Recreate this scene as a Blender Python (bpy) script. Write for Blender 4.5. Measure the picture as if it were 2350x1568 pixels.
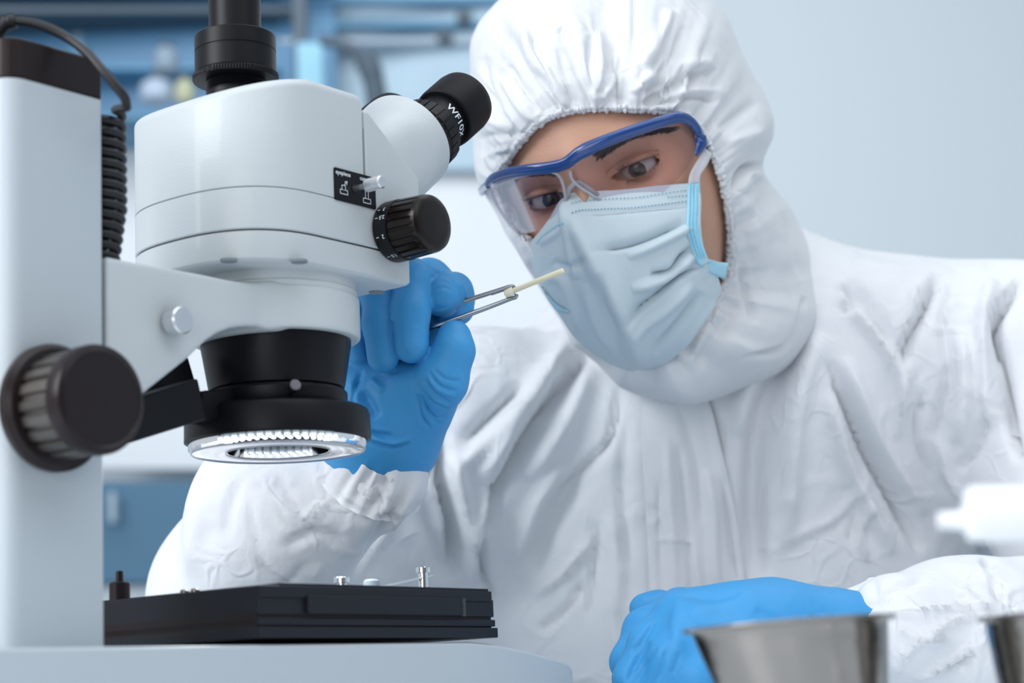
import bpy, bmesh, math, random
import numpy as np
from mathutils import Vector, Matrix, noise
random.seed(7); rng = np.random.RandomState(5)
for o in list(bpy.data.objects): bpy.data.objects.remove(o)
S = bpy.context.scene
COL = S.collection

# ------------------------------------------------------------------ camera
F = 4500.0
pitch = math.radians(10.5); roll = math.radians(2.5)
CAM = np.array([0, 0, .80])
fw = np.array([0, math.cos(pitch), math.sin(pitch)])
_r = np.array([1., 0, 0]); _u = np.cross(_r, fw)
rt = _r*math.cos(roll) - _u*math.sin(roll)
up = _u*math.cos(roll) + _r*math.sin(roll)
cd = bpy.data.cameras.new('camera'); cam = bpy.data.objects.new('camera', cd); COL.objects.link(cam)
cd.sensor_width = 36; cd.lens = F/2350*36; cd.clip_start = .02; cd.clip_end = 60
cam.matrix_world = Matrix(((rt[0], up[0], -fw[0], CAM[0]), (rt[1], up[1], -fw[1], CAM[1]), (rt[2], up[2], -fw[2], CAM[2]), (0, 0, 0, 1)))
cd.dof.use_dof = True; cd.dof.focus_distance = 1.09; cd.dof.aperture_fstop = 6.8
S.camera = cam

# ------------------------------------------------------------------ world, lights, exposure
w = bpy.data.worlds.new('world'); S.world = w; w.use_nodes = True
bg = w.node_tree.nodes['Background']; bg.inputs[0].default_value = (.83, .905, 1, 1); bg.inputs[1].default_value = .62
S.view_settings.view_transform = 'Standard'; S.view_settings.look = 'None'
S.view_settings.exposure = .02; S.view_settings.gamma = 1; S.view_settings.use_curve_mapping = False

cy = S.cycles; cy.max_bounces = 7; cy.diffuse_bounces = 3; cy.glossy_bounces = 3; cy.transmission_bounces = 5; cy.transparent_max_bounces = 10; cy.caustics_reflective = False; cy.caustics_refractive = False

def area(name, loc, target, sx, sy, power, color=(1, 1, 1)):
    l = bpy.data.lights.new(name, 'AREA'); l.shape = 'RECTANGLE'; l.size = sx; l.size_y = sy; l.energy = power; l.color = color
    o = bpy.data.objects.new(name, l); COL.objects.link(o); o.location = loc
    o.rotation_euler = (Vector(target)-Vector(loc)).to_track_quat('-Z', 'Y').to_euler()
    return o
area('window_light', (-2.1, -.35, 2.15), (0, 1.2, 1.0), 1.3, 1.6, 58, (.95, .97, 1))
area('torso_fill_light', (-.25, .05, 2.4), (.15, 1.4, .95), 1.3, .9, 5, (.97, .98, 1))  # added fill from above for the dark torso, no real lamp
area('front_fill_light', (-.5, -1.42, 1.15), (.1, 1.3, .95), 2.6, 1.3, 29, (.96, .98, 1))  # added low frontal fill behind the camera, no window there
area('right_fill_light', (1.3, -.5, 2.6), (.3, 1.2, 1), 2.0, 1.4, 11, (.97, .98, 1))  # added soft fill from front right, lifts the right-hand faces
area('overhead_fill_light', (.5, 1.0, 2.75), (.15, 1.35, 1), 2.2, 1.2, 14, (.9, .96, 1))  # added overhead fill, aimed at the chest to brighten the suit
area('back_room_light', (-.6, 3.0, 2.9), (-.4, 4.6, 1.4), 2.5, 1.0, 30, (.92, .97, 1))

# ------------------------------------------------------------------ geometry helpers
def Pn(x, y, d):
    """world point seen at photo pixel (x, y) at depth d in metres"""
    return CAM + fw*d + rt*((x-1175)/F*d) + up*((784-y)/F*d)
def P(x, y, d): return Vector(Pn(x, y, d))
def proj(co):
    q = co - CAM; d = q@fw
    return 1175+F*(q@rt)/d, 784-F*(q@up)/d, d
az = math.radians(38)
A = np.array([math.sin(az), math.cos(az), 0]); B = np.array([math.cos(az), -math.sin(az), 0]); Z = np.array([0, 0, 1.])
O = Pn(638, 1010, 1.02)*np.array([1, 1, 0])
def ML(p):
    """microscope frame (forward a, sideways b, world height z) to world"""
    return O + A*p[0] + B*p[1] + Z*p[2]
def onB(x, y, b):
    d = Pn(x, y, 1)-CAM; t = ((O+B*b-CAM)@B)/(d@B); p = CAM+d*t-O
    return p@A, p[2]

class N: pass
def tag(o, label=None, cat=None, group=None, kind=None):
    if label: o['label'] = label
    if cat: o['category'] = cat
    if group: o['group'] = group
    if kind: o['kind'] = kind
    return o
def empty(name, loc, label=None, cat=None, group=None):
    o = bpy.data.objects.new(name, None); COL.objects.link(o); o.location = loc; o.empty_display_size = .02
    return tag(o, label, cat, group)
def adopt(o, parent):
    o.parent = parent
    m = Matrix.Identity(4); q = parent
    while q is not None:
        m = m @ Matrix.Identity(4)
        break
    # every mesh has its vertices in world coordinates, so cancel the root's offset
    root = parent
    while root.parent is not None: root = root.parent
    if parent is root: o.matrix_parent_inverse = Matrix.Translation(root.location).inverted()
    return o
def mk(name, verts, faces, mat, parent=None, smooth=True, angle=None, tri=None):
    me = bpy.data.meshes.new(name)
    me.from_pydata([tuple(map(float, v)) for v in verts] if not isinstance(verts, np.ndarray) else verts.tolist(), [], faces if isinstance(faces, list) else faces.tolist())
    me.update()
    if smooth:
        me.polygons.foreach_set('use_smooth', [True]*len(me.polygons))
        if angle: me.set_sharp_from_angle(angle=math.radians(angle))
    if mat: me.materials.append(mat)
    o = bpy.data.objects.new(name, me); COL.objects.link(o)
    if parent is not None: adopt(o, parent)
    return o
def bevel(o, wd, seg=2, ang=35):
    m = o.modifiers.new('bevel', 'BEVEL'); m.width = wd; m.segments = seg; m.limit_method = 'ANGLE'; m.angle_limit = math.radians(ang)
    for p in o.data.polygons: p.use_smooth = True
    m.harden_normals = True
    return o
def solid(o, t, off=0):
    m = o.modifiers.new('solid', 'SOLIDIFY'); m.thickness = t; m.offset = off; return o
def frame(axis, hint=(0, 0, 1)):
    z = np.array(axis, float); z /= np.linalg.norm(z)
    x = np.cross(hint, z)
    if np.linalg.norm(x) < 1e-4: x = np.cross((1, 0, 0), z)
    x /= np.linalg.norm(x); return x, np.cross(z, x), z
def lathe_data(prof, org, axis, seg=64, rmod=None, xf=None):
    x, y, z = frame(axis); V = []; Fc = []
    n = len(prof)
    for i, (r, h) in enumerate(prof):
        for k in range(seg):
            t = 2*math.pi*k/seg
            rr = rmod(r, h, t, i) if rmod else r
            V.append(org + x*rr*math.cos(t) + y*rr*math.sin(t) + z*h)
    for i in range(n-1):
        for k in range(seg):
            a = i*seg+k; b = i*seg+(k+1) % seg
            Fc.append([a, b, b+seg, a+seg])
    return V, Fc
def lathe(name, prof, org, axis, mat, parent=None, seg=64, rmod=None, cap=True, angle=32):
    V, Fc = lathe_data(prof, np.array(org), axis, seg, rmod)
    if cap:
        if prof[0][0] > 1e-6: Fc.append(list(range(seg))[::-1])
        if prof[-1][0] > 1e-6: Fc.append([(len(prof)-1)*seg+k for k in range(seg)])
    return mk(name, V, Fc, mat, parent, True, angle)
def prism(name, poly, fn, t0, t1, mat, parent=None, bev=None, seg=2, smooth=True):
    """poly of (u, v); fn(u, v, t) -> world"""
    n = len(poly)
    V = [fn(u, v, t0) for u, v in poly] + [fn(u, v, t1) for u, v in poly]
    Fc = [list(range(n))[::-1], list(range(n, 2*n))] + [[i, (i+1) % n, (i+1) % n+n, i+n] for i in range(n)]
    o = mk(name, V, Fc, mat, parent, smooth, 40)
    bm = bmesh.new(); bm.from_mesh(o.data); bmesh.ops.recalc_face_normals(bm, faces=bm.faces); bm.to_mesh(o.data); bm.free()
    if bev: bevel(o, bev, seg)
    return o
def box(name, lo, hi, mat, parent=None, bev=None, fn=None, seg=2):
    f = fn or (lambda a, b, z: np.array([a, b, z]))
    return prism(name, [(lo[0], lo[1]), (hi[0], lo[1]), (hi[0], hi[1]), (lo[0], hi[1])], lambda u, v, t: f(u, v, t), lo[2], hi[2], mat, parent, bev, seg)
def mlf(a, b, z): return ML((a, b, z))
def rrect(x0, y0, x1, y1, r, n=5):
    pts = []
    for cx, cy, a0 in ((x1-r, y1-r, 0), (x0+r, y1-r, 90), (x0+r, y0+r, 180), (x1-r, y0+r, 270)):
        for k in range(n+1):
            t = math.radians(a0+90*k/n); pts.append((cx+r*math.cos(t), cy+r*math.sin(t)))
    return pts
def catmull(pts, n=8, closed=False):
    p = np.array(pts, float); m = len(p); out = []
    rngi = range(m) if closed else range(m-1)
    for i in rngi:
        if closed: a, b, c, d = p[(i-1) % m], p[i], p[(i+1) % m], p[(i+2) % m]
        else: a, b, c, d = p[max(i-1, 0)], p[i], p[i+1], p[min(i+2, m-1)]
        for k in range(n):
            t = k/n
            out.append(.5*((2*b)+(-a+c)*t+(2*a-5*b+4*c-d)*t*t+(-a+3*b-3*c+d)*t**3))
    if not closed: out.append(p[-1])
    return np.array(out)
def tube(name, pts, rad, mat, parent=None, seg=12, closed=False, smooth=True, flat=None, hint=None, cap=True):
    """swept tube; rad scalar or list; flat=(rx, ry) elliptical in the transported frame"""
    p = np.array(pts, float); n = len(p)
    T = np.zeros_like(p)
    if closed: T = np.roll(p, -1, 0)-np.roll(p, 1, 0)
    else: T[1:-1] = p[2:]-p[:-2]; T[0] = p[1]-p[0]; T[-1] = p[-1]-p[-2]
    T /= np.linalg.norm(T, axis=1)[:, None]+1e-12
    h = np.array(hint if hint is not None else (0.13, .31, .94)); V = []; 
    x = h-T[0]*(h@T[0]); x /= np.linalg.norm(x)
    R = np.full(n, rad) if np.isscalar(rad) else np.array(rad)
    for i in range(n):
        if hint is not None: x = h-T[i]*(h@T[i])
        else: x = x-T[i]*(x@T[i])
        x /= np.linalg.norm(x); y = np.cross(T[i], x)
        for k in range(seg):
            t = 2*math.pi*k/seg; cx, sy = math.cos(t), math.sin(t)
            if flat: V.append(p[i]+x*cx*flat[0]*R[i]+y*sy*flat[1]*R[i])
            else: V.append(p[i]+(x*cx+y*sy)*R[i])
    Fc = []
    for i in range(n if closed else n-1):
        j = (i+1) % n
        for k in range(seg):
            Fc.append([i*seg+k, i*seg+(k+1) % seg, j*seg+(k+1) % seg, j*seg+k])
    if not closed and cap:
        Fc.append(list(range(seg))[::-1]); Fc.append([(n-1)*seg+k for k in range(seg)])
    if name is None: return V, Fc
    return mk(name, V, Fc, mat, parent, smooth, 50)
def gridmesh(name, G, mat, parent=None, wrap=False):
    """G: (rows, cols, 3)"""
    r, c = G.shape[:2]; V = G.reshape(-1, 3)
    i = np.arange(r-1)[:, None]; j = np.arange(c if wrap else c-1)[None]
    a = i*c+j; b = i*c+(j+1) % c
    Fc = np.stack([a, b, b+c, a+c], -1).reshape(-1, 4)
    return mk(name, V, Fc, mat, parent, True)

# -------- signed distance fields meshed with surface nets
def sd_rc(p, a, b, ra, rb):
    a = np.array(a); b = np.array(b); ab = b-a
    t = np.clip(((p-a)@ab)/(ab@ab), 0, 1)
    return np.linalg.norm(p-a-t[:, None]*ab, axis=1)-(ra+(rb-ra)*t)
def sd_ell(p, c, R, ax):
    q = (p-c)@np.array(ax).T; R = np.array(R)
    k0 = np.linalg.norm(q/R, axis=1); k1 = np.linalg.norm(q/(R*R), axis=1)+1e-9
    return k0*(k0-1)/k1
def smin(a, b, k):
    h = np.clip(.5+.5*(b-a)/k, 0, 1); return b*(1-h)+a*h-k*h*(1-h)
def nets(sdf, lo, hi, h):
    lo = np.array(lo, float); hi = np.array(hi, float); q = 4
    nc = np.ceil((hi-lo)/(h*q)).astype(int)+1
    g = np.stack(np.meshgrid(*[np.arange(n) for n in nc], indexing='ij'), -1).reshape(-1, 3)
    Fc = sdf(lo+(g+.5)*h*q-.5*h).reshape(nc)
    act = np.abs(Fc) < h*q*1.6
    Fg = np.repeat(np.repeat(np.repeat(Fc, q, 0), q, 1), q, 2).astype(np.float64)
    M = np.repeat(np.repeat(np.repeat(act, q, 0), q, 1), q, 2)
    idx = np.argwhere(M); Fg[M] = sdf(lo+idx*h)
    s = Fg < 0
    c = np.zeros(np.array(Fg.shape)-1, np.int8)
    offs = [(i, j, k) for i in (0, 1) for j in (0, 1) for k in (0, 1)]
    n0, n1, n2 = c.shape
    for o in offs: c += s[o[0]:o[0]+n0, o[1]:o[1]+n1, o[2]:o[2]+n2]
    cells = np.argwhere((c > 0) & (c < 8)); vid = -np.ones(c.shape, int); vid[tuple(cells.T)] = np.arange(len(cells))
    acc = np.zeros((len(cells), 3)); cnt = np.zeros(len(cells))
    for o in offs:
        for ax in range(3):
            if o[ax]: continue
            o2 = list(o); o2[ax] = 1
            f0 = Fg[tuple((cells+o).T)]; f1 = Fg[tuple((cells+o2).T)]
            m = (f0 < 0) != (f1 < 0); t = np.where(m, f0/(f0-f1+1e-20), 0)
            pt = np.tile(np.array(o, float), (len(cells), 1)); pt[:, ax] = t
            acc[m] += pt[m]; cnt[m] += 1
    V = lo+(cells+acc/np.maximum(cnt, 1)[:, None])*h
    Q = []
    for ax in range(3):
        a, b = [(1, 2), (2, 0), (0, 1)][ax]
        sl0 = [slice(None)]*3; sl1 = [slice(None)]*3; sl0[ax] = slice(0, -1); sl1[ax] = slice(1, None)
        m = s[tuple(sl0)] != s[tuple(sl1)]; e = np.argwhere(m)
        e = e[(e[:, a] > 0) & (e[:, b] > 0) & (e[:, a] < c.shape[a]) & (e[:, b] < c.shape[b])]
        ins = s[tuple(e.T)]
        def cc(da, db):
            k = e.copy(); k[:, a] -= da; k[:, b] -= db; return vid[tuple(k.T)]
        q4 = np.stack([cc(1, 1), cc(0, 1), cc(0, 0), cc(1, 0)], 1)
        q4[~ins] = q4[~ins][:, ::-1]; Q.append(q4)
    Q = np.concatenate(Q); Q = Q[(Q >= 0).all(1)]
    return V, Q
def get_co(o):
    me = o.data; a = np.zeros(len(me.vertices)*3); me.vertices.foreach_get('co', a); return a.reshape(-1, 3)
def get_no(o):
    me = o.data; a = np.zeros(len(me.vertices)*3); me.vertices.foreach_get('normal', a); return a.reshape(-1, 3)
def set_co(o, c):
    o.data.vertices.foreach_set('co', c.reshape(-1)); o.data.update()
def fold(o, strokes, extra=None, frontonly=True):
    """raise ridges (+) and creases (-) in the cloth; stroke = (points, width, height_mm, style)
    points are photo pixels of where the fold lies on the cloth; widths in the same units"""
    co = get_co(o); no = get_no(o); x, y, d = proj(co); disp = np.zeros(len(co))
    vd = (co-CAM)/np.linalg.norm(co-CAM, axis=1)[:, None]
    front = np.clip(-(no*vd).sum(1)*4, 0, 1) if frontonly else np.ones(len(co))
    for st in strokes:
        pts, wd, amp = st[:3]; style = st[3] if len(st) > 3 else 'g'
        p = catmull(pts, 5) if len(pts) > 2 else np.array(pts, float)
        R = wd*(3.2 if style != 's' else 5)
        m = (x > p[:, 0].min()-R) & (x < p[:, 0].max()+R) & (y > p[:, 1].min()-R) & (y < p[:, 1].max()+R)
        if not m.any(): continue
        X = x[m]; Y = y[m]; best = np.full(len(X), 1e9); sg = np.zeros(len(X)); tt = np.zeros(len(X))
        L = np.concatenate([[0], np.cumsum(np.linalg.norm(np.diff(p, axis=0), axis=1))])
        for i in range(len(p)-1):
            ab = p[i+1]-p[i]; l2 = ab@ab+1e-9
            t = np.clip(((X-p[i, 0])*ab[0]+(Y-p[i, 1])*ab[1])/l2, 0, 1)
            dx = X-p[i, 0]-t*ab[0]; dy = Y-p[i, 1]-t*ab[1]; dd = np.hypot(dx, dy); u = dd < best
            best[u] = dd[u]; sg[u] = np.sign(ab[0]*dy-ab[1]*dx)[u]; tt[u] = ((L[i]+t*math.sqrt(l2))/L[-1])[u]
        end = np.clip(tt*(1-tt)*6, 0, 1)**.7
        if style == 'g': v = np.exp(-(best/wd)**2)*end
        elif style == 'c': v = np.exp(-best/wd)*end                       # sharp crease
        elif style == 's':                                               # a step: one side lies above the other
            sd = best*sg; v = 1/(1+np.exp(-np.clip(sd/2.2, -30, 30)))*np.exp(-np.abs(np.maximum(sd, 0))/(wd*1.6))*np.clip(tt*(1-tt)*40, 0, 1)
        elif style == 'a':                                               # asymmetric roll
            sd = best*sg; v = np.exp(-np.where(sd > 0, (sd/(wd*.35))**2, (sd/(wd*1.4))**2))*end
        disp[m] += v*amp*.001
    if extra is not None: disp += extra(co, no, x, y, d)
    set_co(o, co+no*(disp*front)[:, None])
def vnoise(co, sc, seed=0):
    """cheap smooth value noise, vectorised"""
    q = co*sc+seed*17.3; i = np.floor(q).astype(int); f = q-i; f = f*f*(3-2*f); out = 0
    def hsh(a, b, c):
        n = (a*73856093) ^ (b*19349663) ^ (c*83492791); n = (n ^ (n >> 13))*1274126177; return ((n & 0xffff)/65535.0)*2-1
    for dx in (0, 1):
        for dy in (0, 1):
            for dz in (0, 1):
                wgt = (f[:, 0] if dx else 1-f[:, 0])*(f[:, 1] if dy else 1-f[:, 1])*(f[:, 2] if dz else 1-f[:, 2])
                out = out+wgt*hsh(i[:, 0]+dx, i[:, 1]+dy, i[:, 2]+dz)
    return out

# ------------------------------------------------------------------ materials
def mat(name, col, rough=.5, metal=0, bump=None, coat=0, spec=.5, sss=0, trans=0, ior=1.45, emit=None, sheen=0, var=None):
    m = bpy.data.materials.new(name); m.use_nodes = True; nt = m.node_tree; b = nt.nodes['Principled BSDF']
    b.inputs['Base Color'].default_value = (*col, 1); b.inputs['Roughness'].default_value = rough; b.inputs['Metallic'].default_value = metal
    b.inputs['Specular IOR Level'].default_value = spec; b.inputs['IOR'].default_value = ior
    b.inputs['Coat Weight'].default_value = coat; b.inputs['Transmission Weight'].default_value = trans
    if sheen: b.inputs['Sheen Weight'].default_value = sheen
    if sss: b.inputs['Subsurface Weight'].default_value = sss; b.inputs['Subsurface Radius'].default_value = (.012, .005, .003); b.inputs['Subsurface Scale'].default_value = .5
    if emit: b.inputs['Emission Color'].default_value = (*emit[0], 1); b.inputs['Emission Strength'].default_value = emit[1]
    tc = None
    if bump or var: tc = nt.nodes.new('ShaderNodeTexCoord')
    if bump:
        last = None
        for sc, st, det in (bump if isinstance(bump, list) else [bump]):
            n = nt.nodes.new('ShaderNodeTexNoise'); n.inputs['Scale'].default_value = sc; n.inputs['Detail'].default_value = det
            nt.links.new(tc.outputs['Object'], n.inputs['Vector'])
            bp = nt.nodes.new('ShaderNodeBump'); bp.inputs['Strength'].default_value = 1; bp.inputs['Distance'].default_value = st
            nt.links.new(n.outputs['Fac'], bp.inputs['Height'])
            if last: nt.links.new(last.outputs['Normal'], bp.inputs['Normal'])
            last = bp
        nt.links.new(last.outputs['Normal'], b.inputs['Normal'])
    if var:
        n = nt.nodes.new('ShaderNodeTexNoise'); n.inputs['Scale'].default_value = var[1]; n.inputs['Detail'].default_value = 4
        nt.links.new(tc.outputs['Object'], n.inputs['Vector'])
        r = nt.nodes.new('ShaderNodeMix'); r.data_type = 'RGBA'
        r.inputs[6].default_value = (*col, 1); r.inputs[7].default_value = (*var[0], 1)
        nt.links.new(n.outputs['Fac'], r.inputs[0]); nt.links.new(r.outputs[2], b.inputs['Base Color'])
    return m
M = {}
M['enamel'] = mat('white_enamel', (.54, .59, .615), .42, 0, (900, .00012, 2), coat=.12)
M['enamel_fine'] = mat('white_enamel_fine', (.47, .53, .575), .36, 0, (1500, .00005, 2), coat=.1)
M['black'] = mat('black_satin', (.005, .0055, .008), .38, 0, (2500, .00003, 2), spec=.25)
M['black_stage'] = mat('black_stage', (.010, .012, .017), .42, 0, (2500, .00003, 2), spec=.3)
M['black_rubber'] = mat('black_rubber', (.0045, .005, .007), .5, 0, (1800, .00004, 2), spec=.18)
M['black_plastic'] = mat('dark_brown_plastic', (.014, .009, .010), .34, spec=.3)
M['knob_black'] = mat('knob_black', (.010, .008, .007), .3)
M['knob_grip'] = mat('knob_grip', (.13, .12, .11), .34, .75)
M['knob_grip_dark'] = mat('knob_grip_dark', (.008, .005, .004), .25, .0, spec=.35)
M['gap'] = mat('seam_shadow', (.05, .055, .06), .8)
M['chrome'] = mat('chrome', (.82, .84, .86), .14, 1)
M['chrome_sat'] = mat('chrome_satin', (.72, .74, .77), .28, 1, (2500, .00005, 2))
M['steel'] = mat('brushed_steel', (.30, .285, .265), .17, 1, (60, .0006, 3))
M['print'] = mat('white_print', (.75, .82, .88), .5)
M['cable'] = mat('cable_black', (.012, .013, .016), .42)
M['screw_dark'] = mat('dark_screw', (.10, .10, .115), .3, .9)
M['steel_dark'] = mat('tweezer_steel', (.30, .33, .37), .25, 1)
M['screw'] = mat('cream_nylon', (.88, .83, .66), .4, sss=.2)
M['skin'] = mat('skin', (.50, .27, .185), .5, 0, (700, .00025, 3), sss=.25, var=((.60, .35, .25), 60))
M['hair'] = mat('dark_hair', (.02, .014, .012), .45)
M['white_tool'] = mat('white_plastic', (.85, .87, .9), .3)

def cloth_mat(name, col, dots=False, tr=.25, bump=((260, .0003, 3), (30, .0022, 2)), crease=0):
    m = mat(name, col, .62, 0, list(bump), spec=.3, sheen=.1)
    nt = m.node_tree; b = nt.nodes['Principled BSDF']; out = nt.nodes['Material Output']
    if crease:
        tc = nt.nodes.new('ShaderNodeTexCoord'); nz = nt.nodes.new('ShaderNodeTexNoise'); nz.inputs['Scale'].default_value = 9; nz.inputs['Detail'].default_value = 3
        nt.links.new(tc.outputs['Object'], nz.inputs['Vector'])
        ad = nt.nodes.new('ShaderNodeVectorMath'); ad.operation = 'MULTIPLY_ADD'; ad.inputs[1].default_value = (.14, .14, .14)
        nt.links.new(nz.outputs['Color'], ad.inputs[0]); nt.links.new(tc.outputs['Object'], ad.inputs[2])
        prev = b.inputs['Normal'].links[0].from_socket
        for sc, dist, wd in ((15, crease, .10), (34, crease*.5, .12)):
            vo = nt.nodes.new('ShaderNodeTexVoronoi'); vo.feature = 'DISTANCE_TO_EDGE'; vo.inputs['Scale'].default_value = sc; nt.links.new(ad.outputs[0], vo.inputs['Vector'])
            mr = nt.nodes.new('ShaderNodeMapRange'); mr.interpolation_type = 'SMOOTHSTEP'; mr.inputs['From Max'].default_value = wd; mr.inputs['To Min'].default_value = 1; mr.inputs['To Max'].default_value = 0
            nt.links.new(vo.outputs['Distance'], mr.inputs['Value'])
            # creases come and go across the cloth
            n2 = nt.nodes.new('ShaderNodeTexNoise'); n2.inputs['Scale'].default_value = sc*.6; n2.inputs['Detail'].default_value = 1; nt.links.new(tc.outputs['Object'], n2.inputs['Vector'])
            m2 = nt.nodes.new('ShaderNodeMapRange'); m2.inputs['From Min'].default_value = .48; m2.inputs['From Max'].default_value = .62; nt.links.new(n2.outputs['Fac'], m2.inputs['Value'])
            mu = nt.nodes.new('ShaderNodeMath'); mu.operation = 'MULTIPLY'; nt.links.new(mr.outputs[0], mu.inputs[0]); nt.links.new(m2.outputs[0], mu.inputs[1])
            bp = nt.nodes.new('ShaderNodeBump'); bp.inputs['Distance'].default_value = dist; nt.links.new(mu.outputs[0], bp.inputs['Height']); nt.links.new(prev, bp.inputs['Normal']); prev = bp.outputs['Normal']
        nt.links.new(prev, b.inputs['Normal'])
    tl = nt.nodes.new('ShaderNodeBsdfTranslucent'); tl.inputs[0].default_value = (.85, .9, .95, 1)
    mx = nt.nodes.new('ShaderNodeMixShader'); mx.inputs[0].default_value = tr
    nt.links.new(b.outputs[0], mx.inputs[1]); nt.links.new(tl.outputs[0], mx.inputs[2]); nt.links.new(mx.outputs[0], out.inputs[0])
    return m
M['suit'] = cloth_mat('coverall_cloth', (.88, .90, .93), tr=.15, crease=.0009)
M['hood'] = cloth_mat('hood_cloth', (.80, .83, .86), tr=.15, bump=((300, .0003, 4), (50, .0012, 2)), crease=.0006)
M['mask'] = cloth_mat('mask_cloth', (.60, .71, .77), tr=.12, bump=((600, .00025, 3), (40, .0006, 2)))
M['mask_binding'] = cloth_mat('mask_binding', (.42, .72, .86), tr=.1, bump=((900, .0002, 2), (50, .0002, 2)))
M['mask_loop'] = cloth_mat('mask_loop', (.72, .72, .76), tr=.2, bump=((900, .0002, 2), (50, .0002, 2)))
M['stitch'] = mat('blue_stitch', (.13, .36, .46), .6)
M['stitch_light'] = mat('cyan_stitch', (.04, .52, .80), .6)
M['glove'] = mat('nitrile_blue', (.05, .325, .68), .5, 0, [(160, .0005, 3), (1200, .00004, 2)], spec=.45, sss=.08)
M['goggle_blue'] = mat('goggle_blue', (.012, .055, .22), .22, coat=.5)

def glassy(name, col=(1, 1, 1), rough=.02, thinmix=None, tint=(1, 1, 1), fac=1):
    m = bpy.data.materials.new(name); m.use_nodes = True; nt = m.node_tree; nt.nodes.clear()
    out = nt.nodes.new('ShaderNodeOutputMaterial'); t = nt.nodes.new('ShaderNodeBsdfTransparent'); t.inputs[0].default_value = (*tint, 1)
    g = nt.nodes.new('ShaderNodeBsdfGlossy'); g.inputs[0].default_value = (*col, 1); g.inputs[1].default_value = rough
    fr = nt.nodes.new('ShaderNodeFresnel'); fr.inputs[0].default_value = thinmix or 1.45
    mx = nt.nodes.new('ShaderNodeMixShader'); mm = nt.nodes.new('ShaderNodeMath'); mm.operation = 'MULTIPLY'; mm.inputs[1].default_value = fac; nt.links.new(fr.outputs[0], mm.inputs[0]); nt.links.new(mm.outputs[0], mx.inputs[0]); nt.links.new(t.outputs[0], mx.inputs[1]); nt.links.new(g.outputs[0], mx.inputs[2]); nt.links.new(mx.outputs[0], out.inputs[0])
    return m
M['lens'] = glassy('goggle_lens', (.95, .93, 1), .03, 1.35, (.86, .80, .84), .6)
M['lens_edge'] = mat('lens_edge', (.80, .82, .92), .12, trans=.6)
M['cover'] = glassy('clear_cover', (1, 1, 1), .05, 1.5, (.96, .97, 1))
M['led'] = mat('led', (.9, .95, 1), .2, emit=((.86, .95, 1), 5))
M['led_body'] = mat('led_body', (.75, .8, .82), .1, trans=.5)
M['led_bed'] = mat('led_bed', (.30, .33, .36), .4)

#@SETTING
# ------------------------------------------------------------------ setting
M['wall'] = mat('wall_paint', (.68, .745, .785), .7)
M['wall_white'] = mat('white_panel', (.80, .83, .86), .6)
M['blue_glass'] = mat('blue_cabinet', (.065, .20, .36), .35)
M['blue_mid'] = mat('blue_shelf', (.13, .32, .48), .45)
M['blue_dark'] = mat('steel_blue_front', (.055, .15, .24), .5)
M['floor'] = mat('floor_vinyl', (.45, .52, .58), .5)
M['table'] = mat('table_laminate', (.78, .82, .86), .4)
M['grey'] = mat('dark_grey_metal', (.06, .09, .12), .5)
M['pale_grey'] = mat('pale_grey', (.42, .5, .58), .5)
M['yellow'] = mat('pale_yellow', (.36, .38, .26), .5)
M['jar'] = mat('pale_jar', (.34, .42, .52), .5)
tag(box('floor', (-4, -1.5, -.05), (4, 5.3, 0), M['floor']), kind='structure')
tag(box('wall_back', (-4, 5.1, 0), (4, 5.25, 3.0), M['wall']), kind='structure')
M['front'] = mat('beige_wall', (.23, .20, .18), .7)
tag(box('wall_front', (-4, -1.65, 0), (4, -1.5, 3.0), M['front']), kind='structure')
tag(box('wall_right', (3.2, -1.5, 0), (3.35, 5.1, 3.0), M['wall']), kind='structure')
t = empty('work_table', (.3, 1.25, 0), 'pale laminate work table carrying the microscope, cups and forearms', 'table')
box('table_top', (-.9, .32, .72), (1.5, 1.22, .75), M['table'], t, .003)
for x_, y_ in ((-.85, .36), (1.45, .36), (-.85, 1.17), (1.45, 1.17)):
    box('leg', (x_-.02, y_-.02, 0), (x_+.02, y_+.02, .72), M['pale_grey'], t, .002)

# background furniture stands four to five metres away, set at an angle like the lines in the photo
bgaz = math.radians(60)
def BG(px, py, d, yaw=0):
    return Pn(px, py, d)
def bgbox(name, px0, py0, px1, py1, d0, depth, m, parent=None, slope=0, bev=.004, label=None, cat=None, group=None, slope2=None):
    """box whose front face fills these photo pixels at depth d0 (its right end 'slope' metres nearer or farther)"""
    sl = slope if slope2 is None else slope2
    d1 = d0+slope
    f = [Pn(px0, py0, d0), Pn(px1, py0, d1), Pn(px1, py1, d1), Pn(px0, py1, d0)]
    # keep uprights upright
    f[3][:2] = f[0][:2]; f[2][:2] = f[1][:2]
    bk = np.array([0, depth, 0])
    V = f+[v+bk for v in f]
    o = mk(name, V, [[0, 3, 2, 1], [4, 5, 6, 7], [0, 1, 5, 4], [1, 2, 6, 5], [2, 3, 7, 6], [3, 0, 4, 7]], m, parent, False)
    bm = bmesh.new(); bm.from_mesh(o.data); bmesh.ops.recalc_face_normals(bm, faces=bm.faces); bm.to_mesh(o.data); bm.free()
    if bev: bevel(o, bev)
    return tag(o, label, cat, group)
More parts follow.
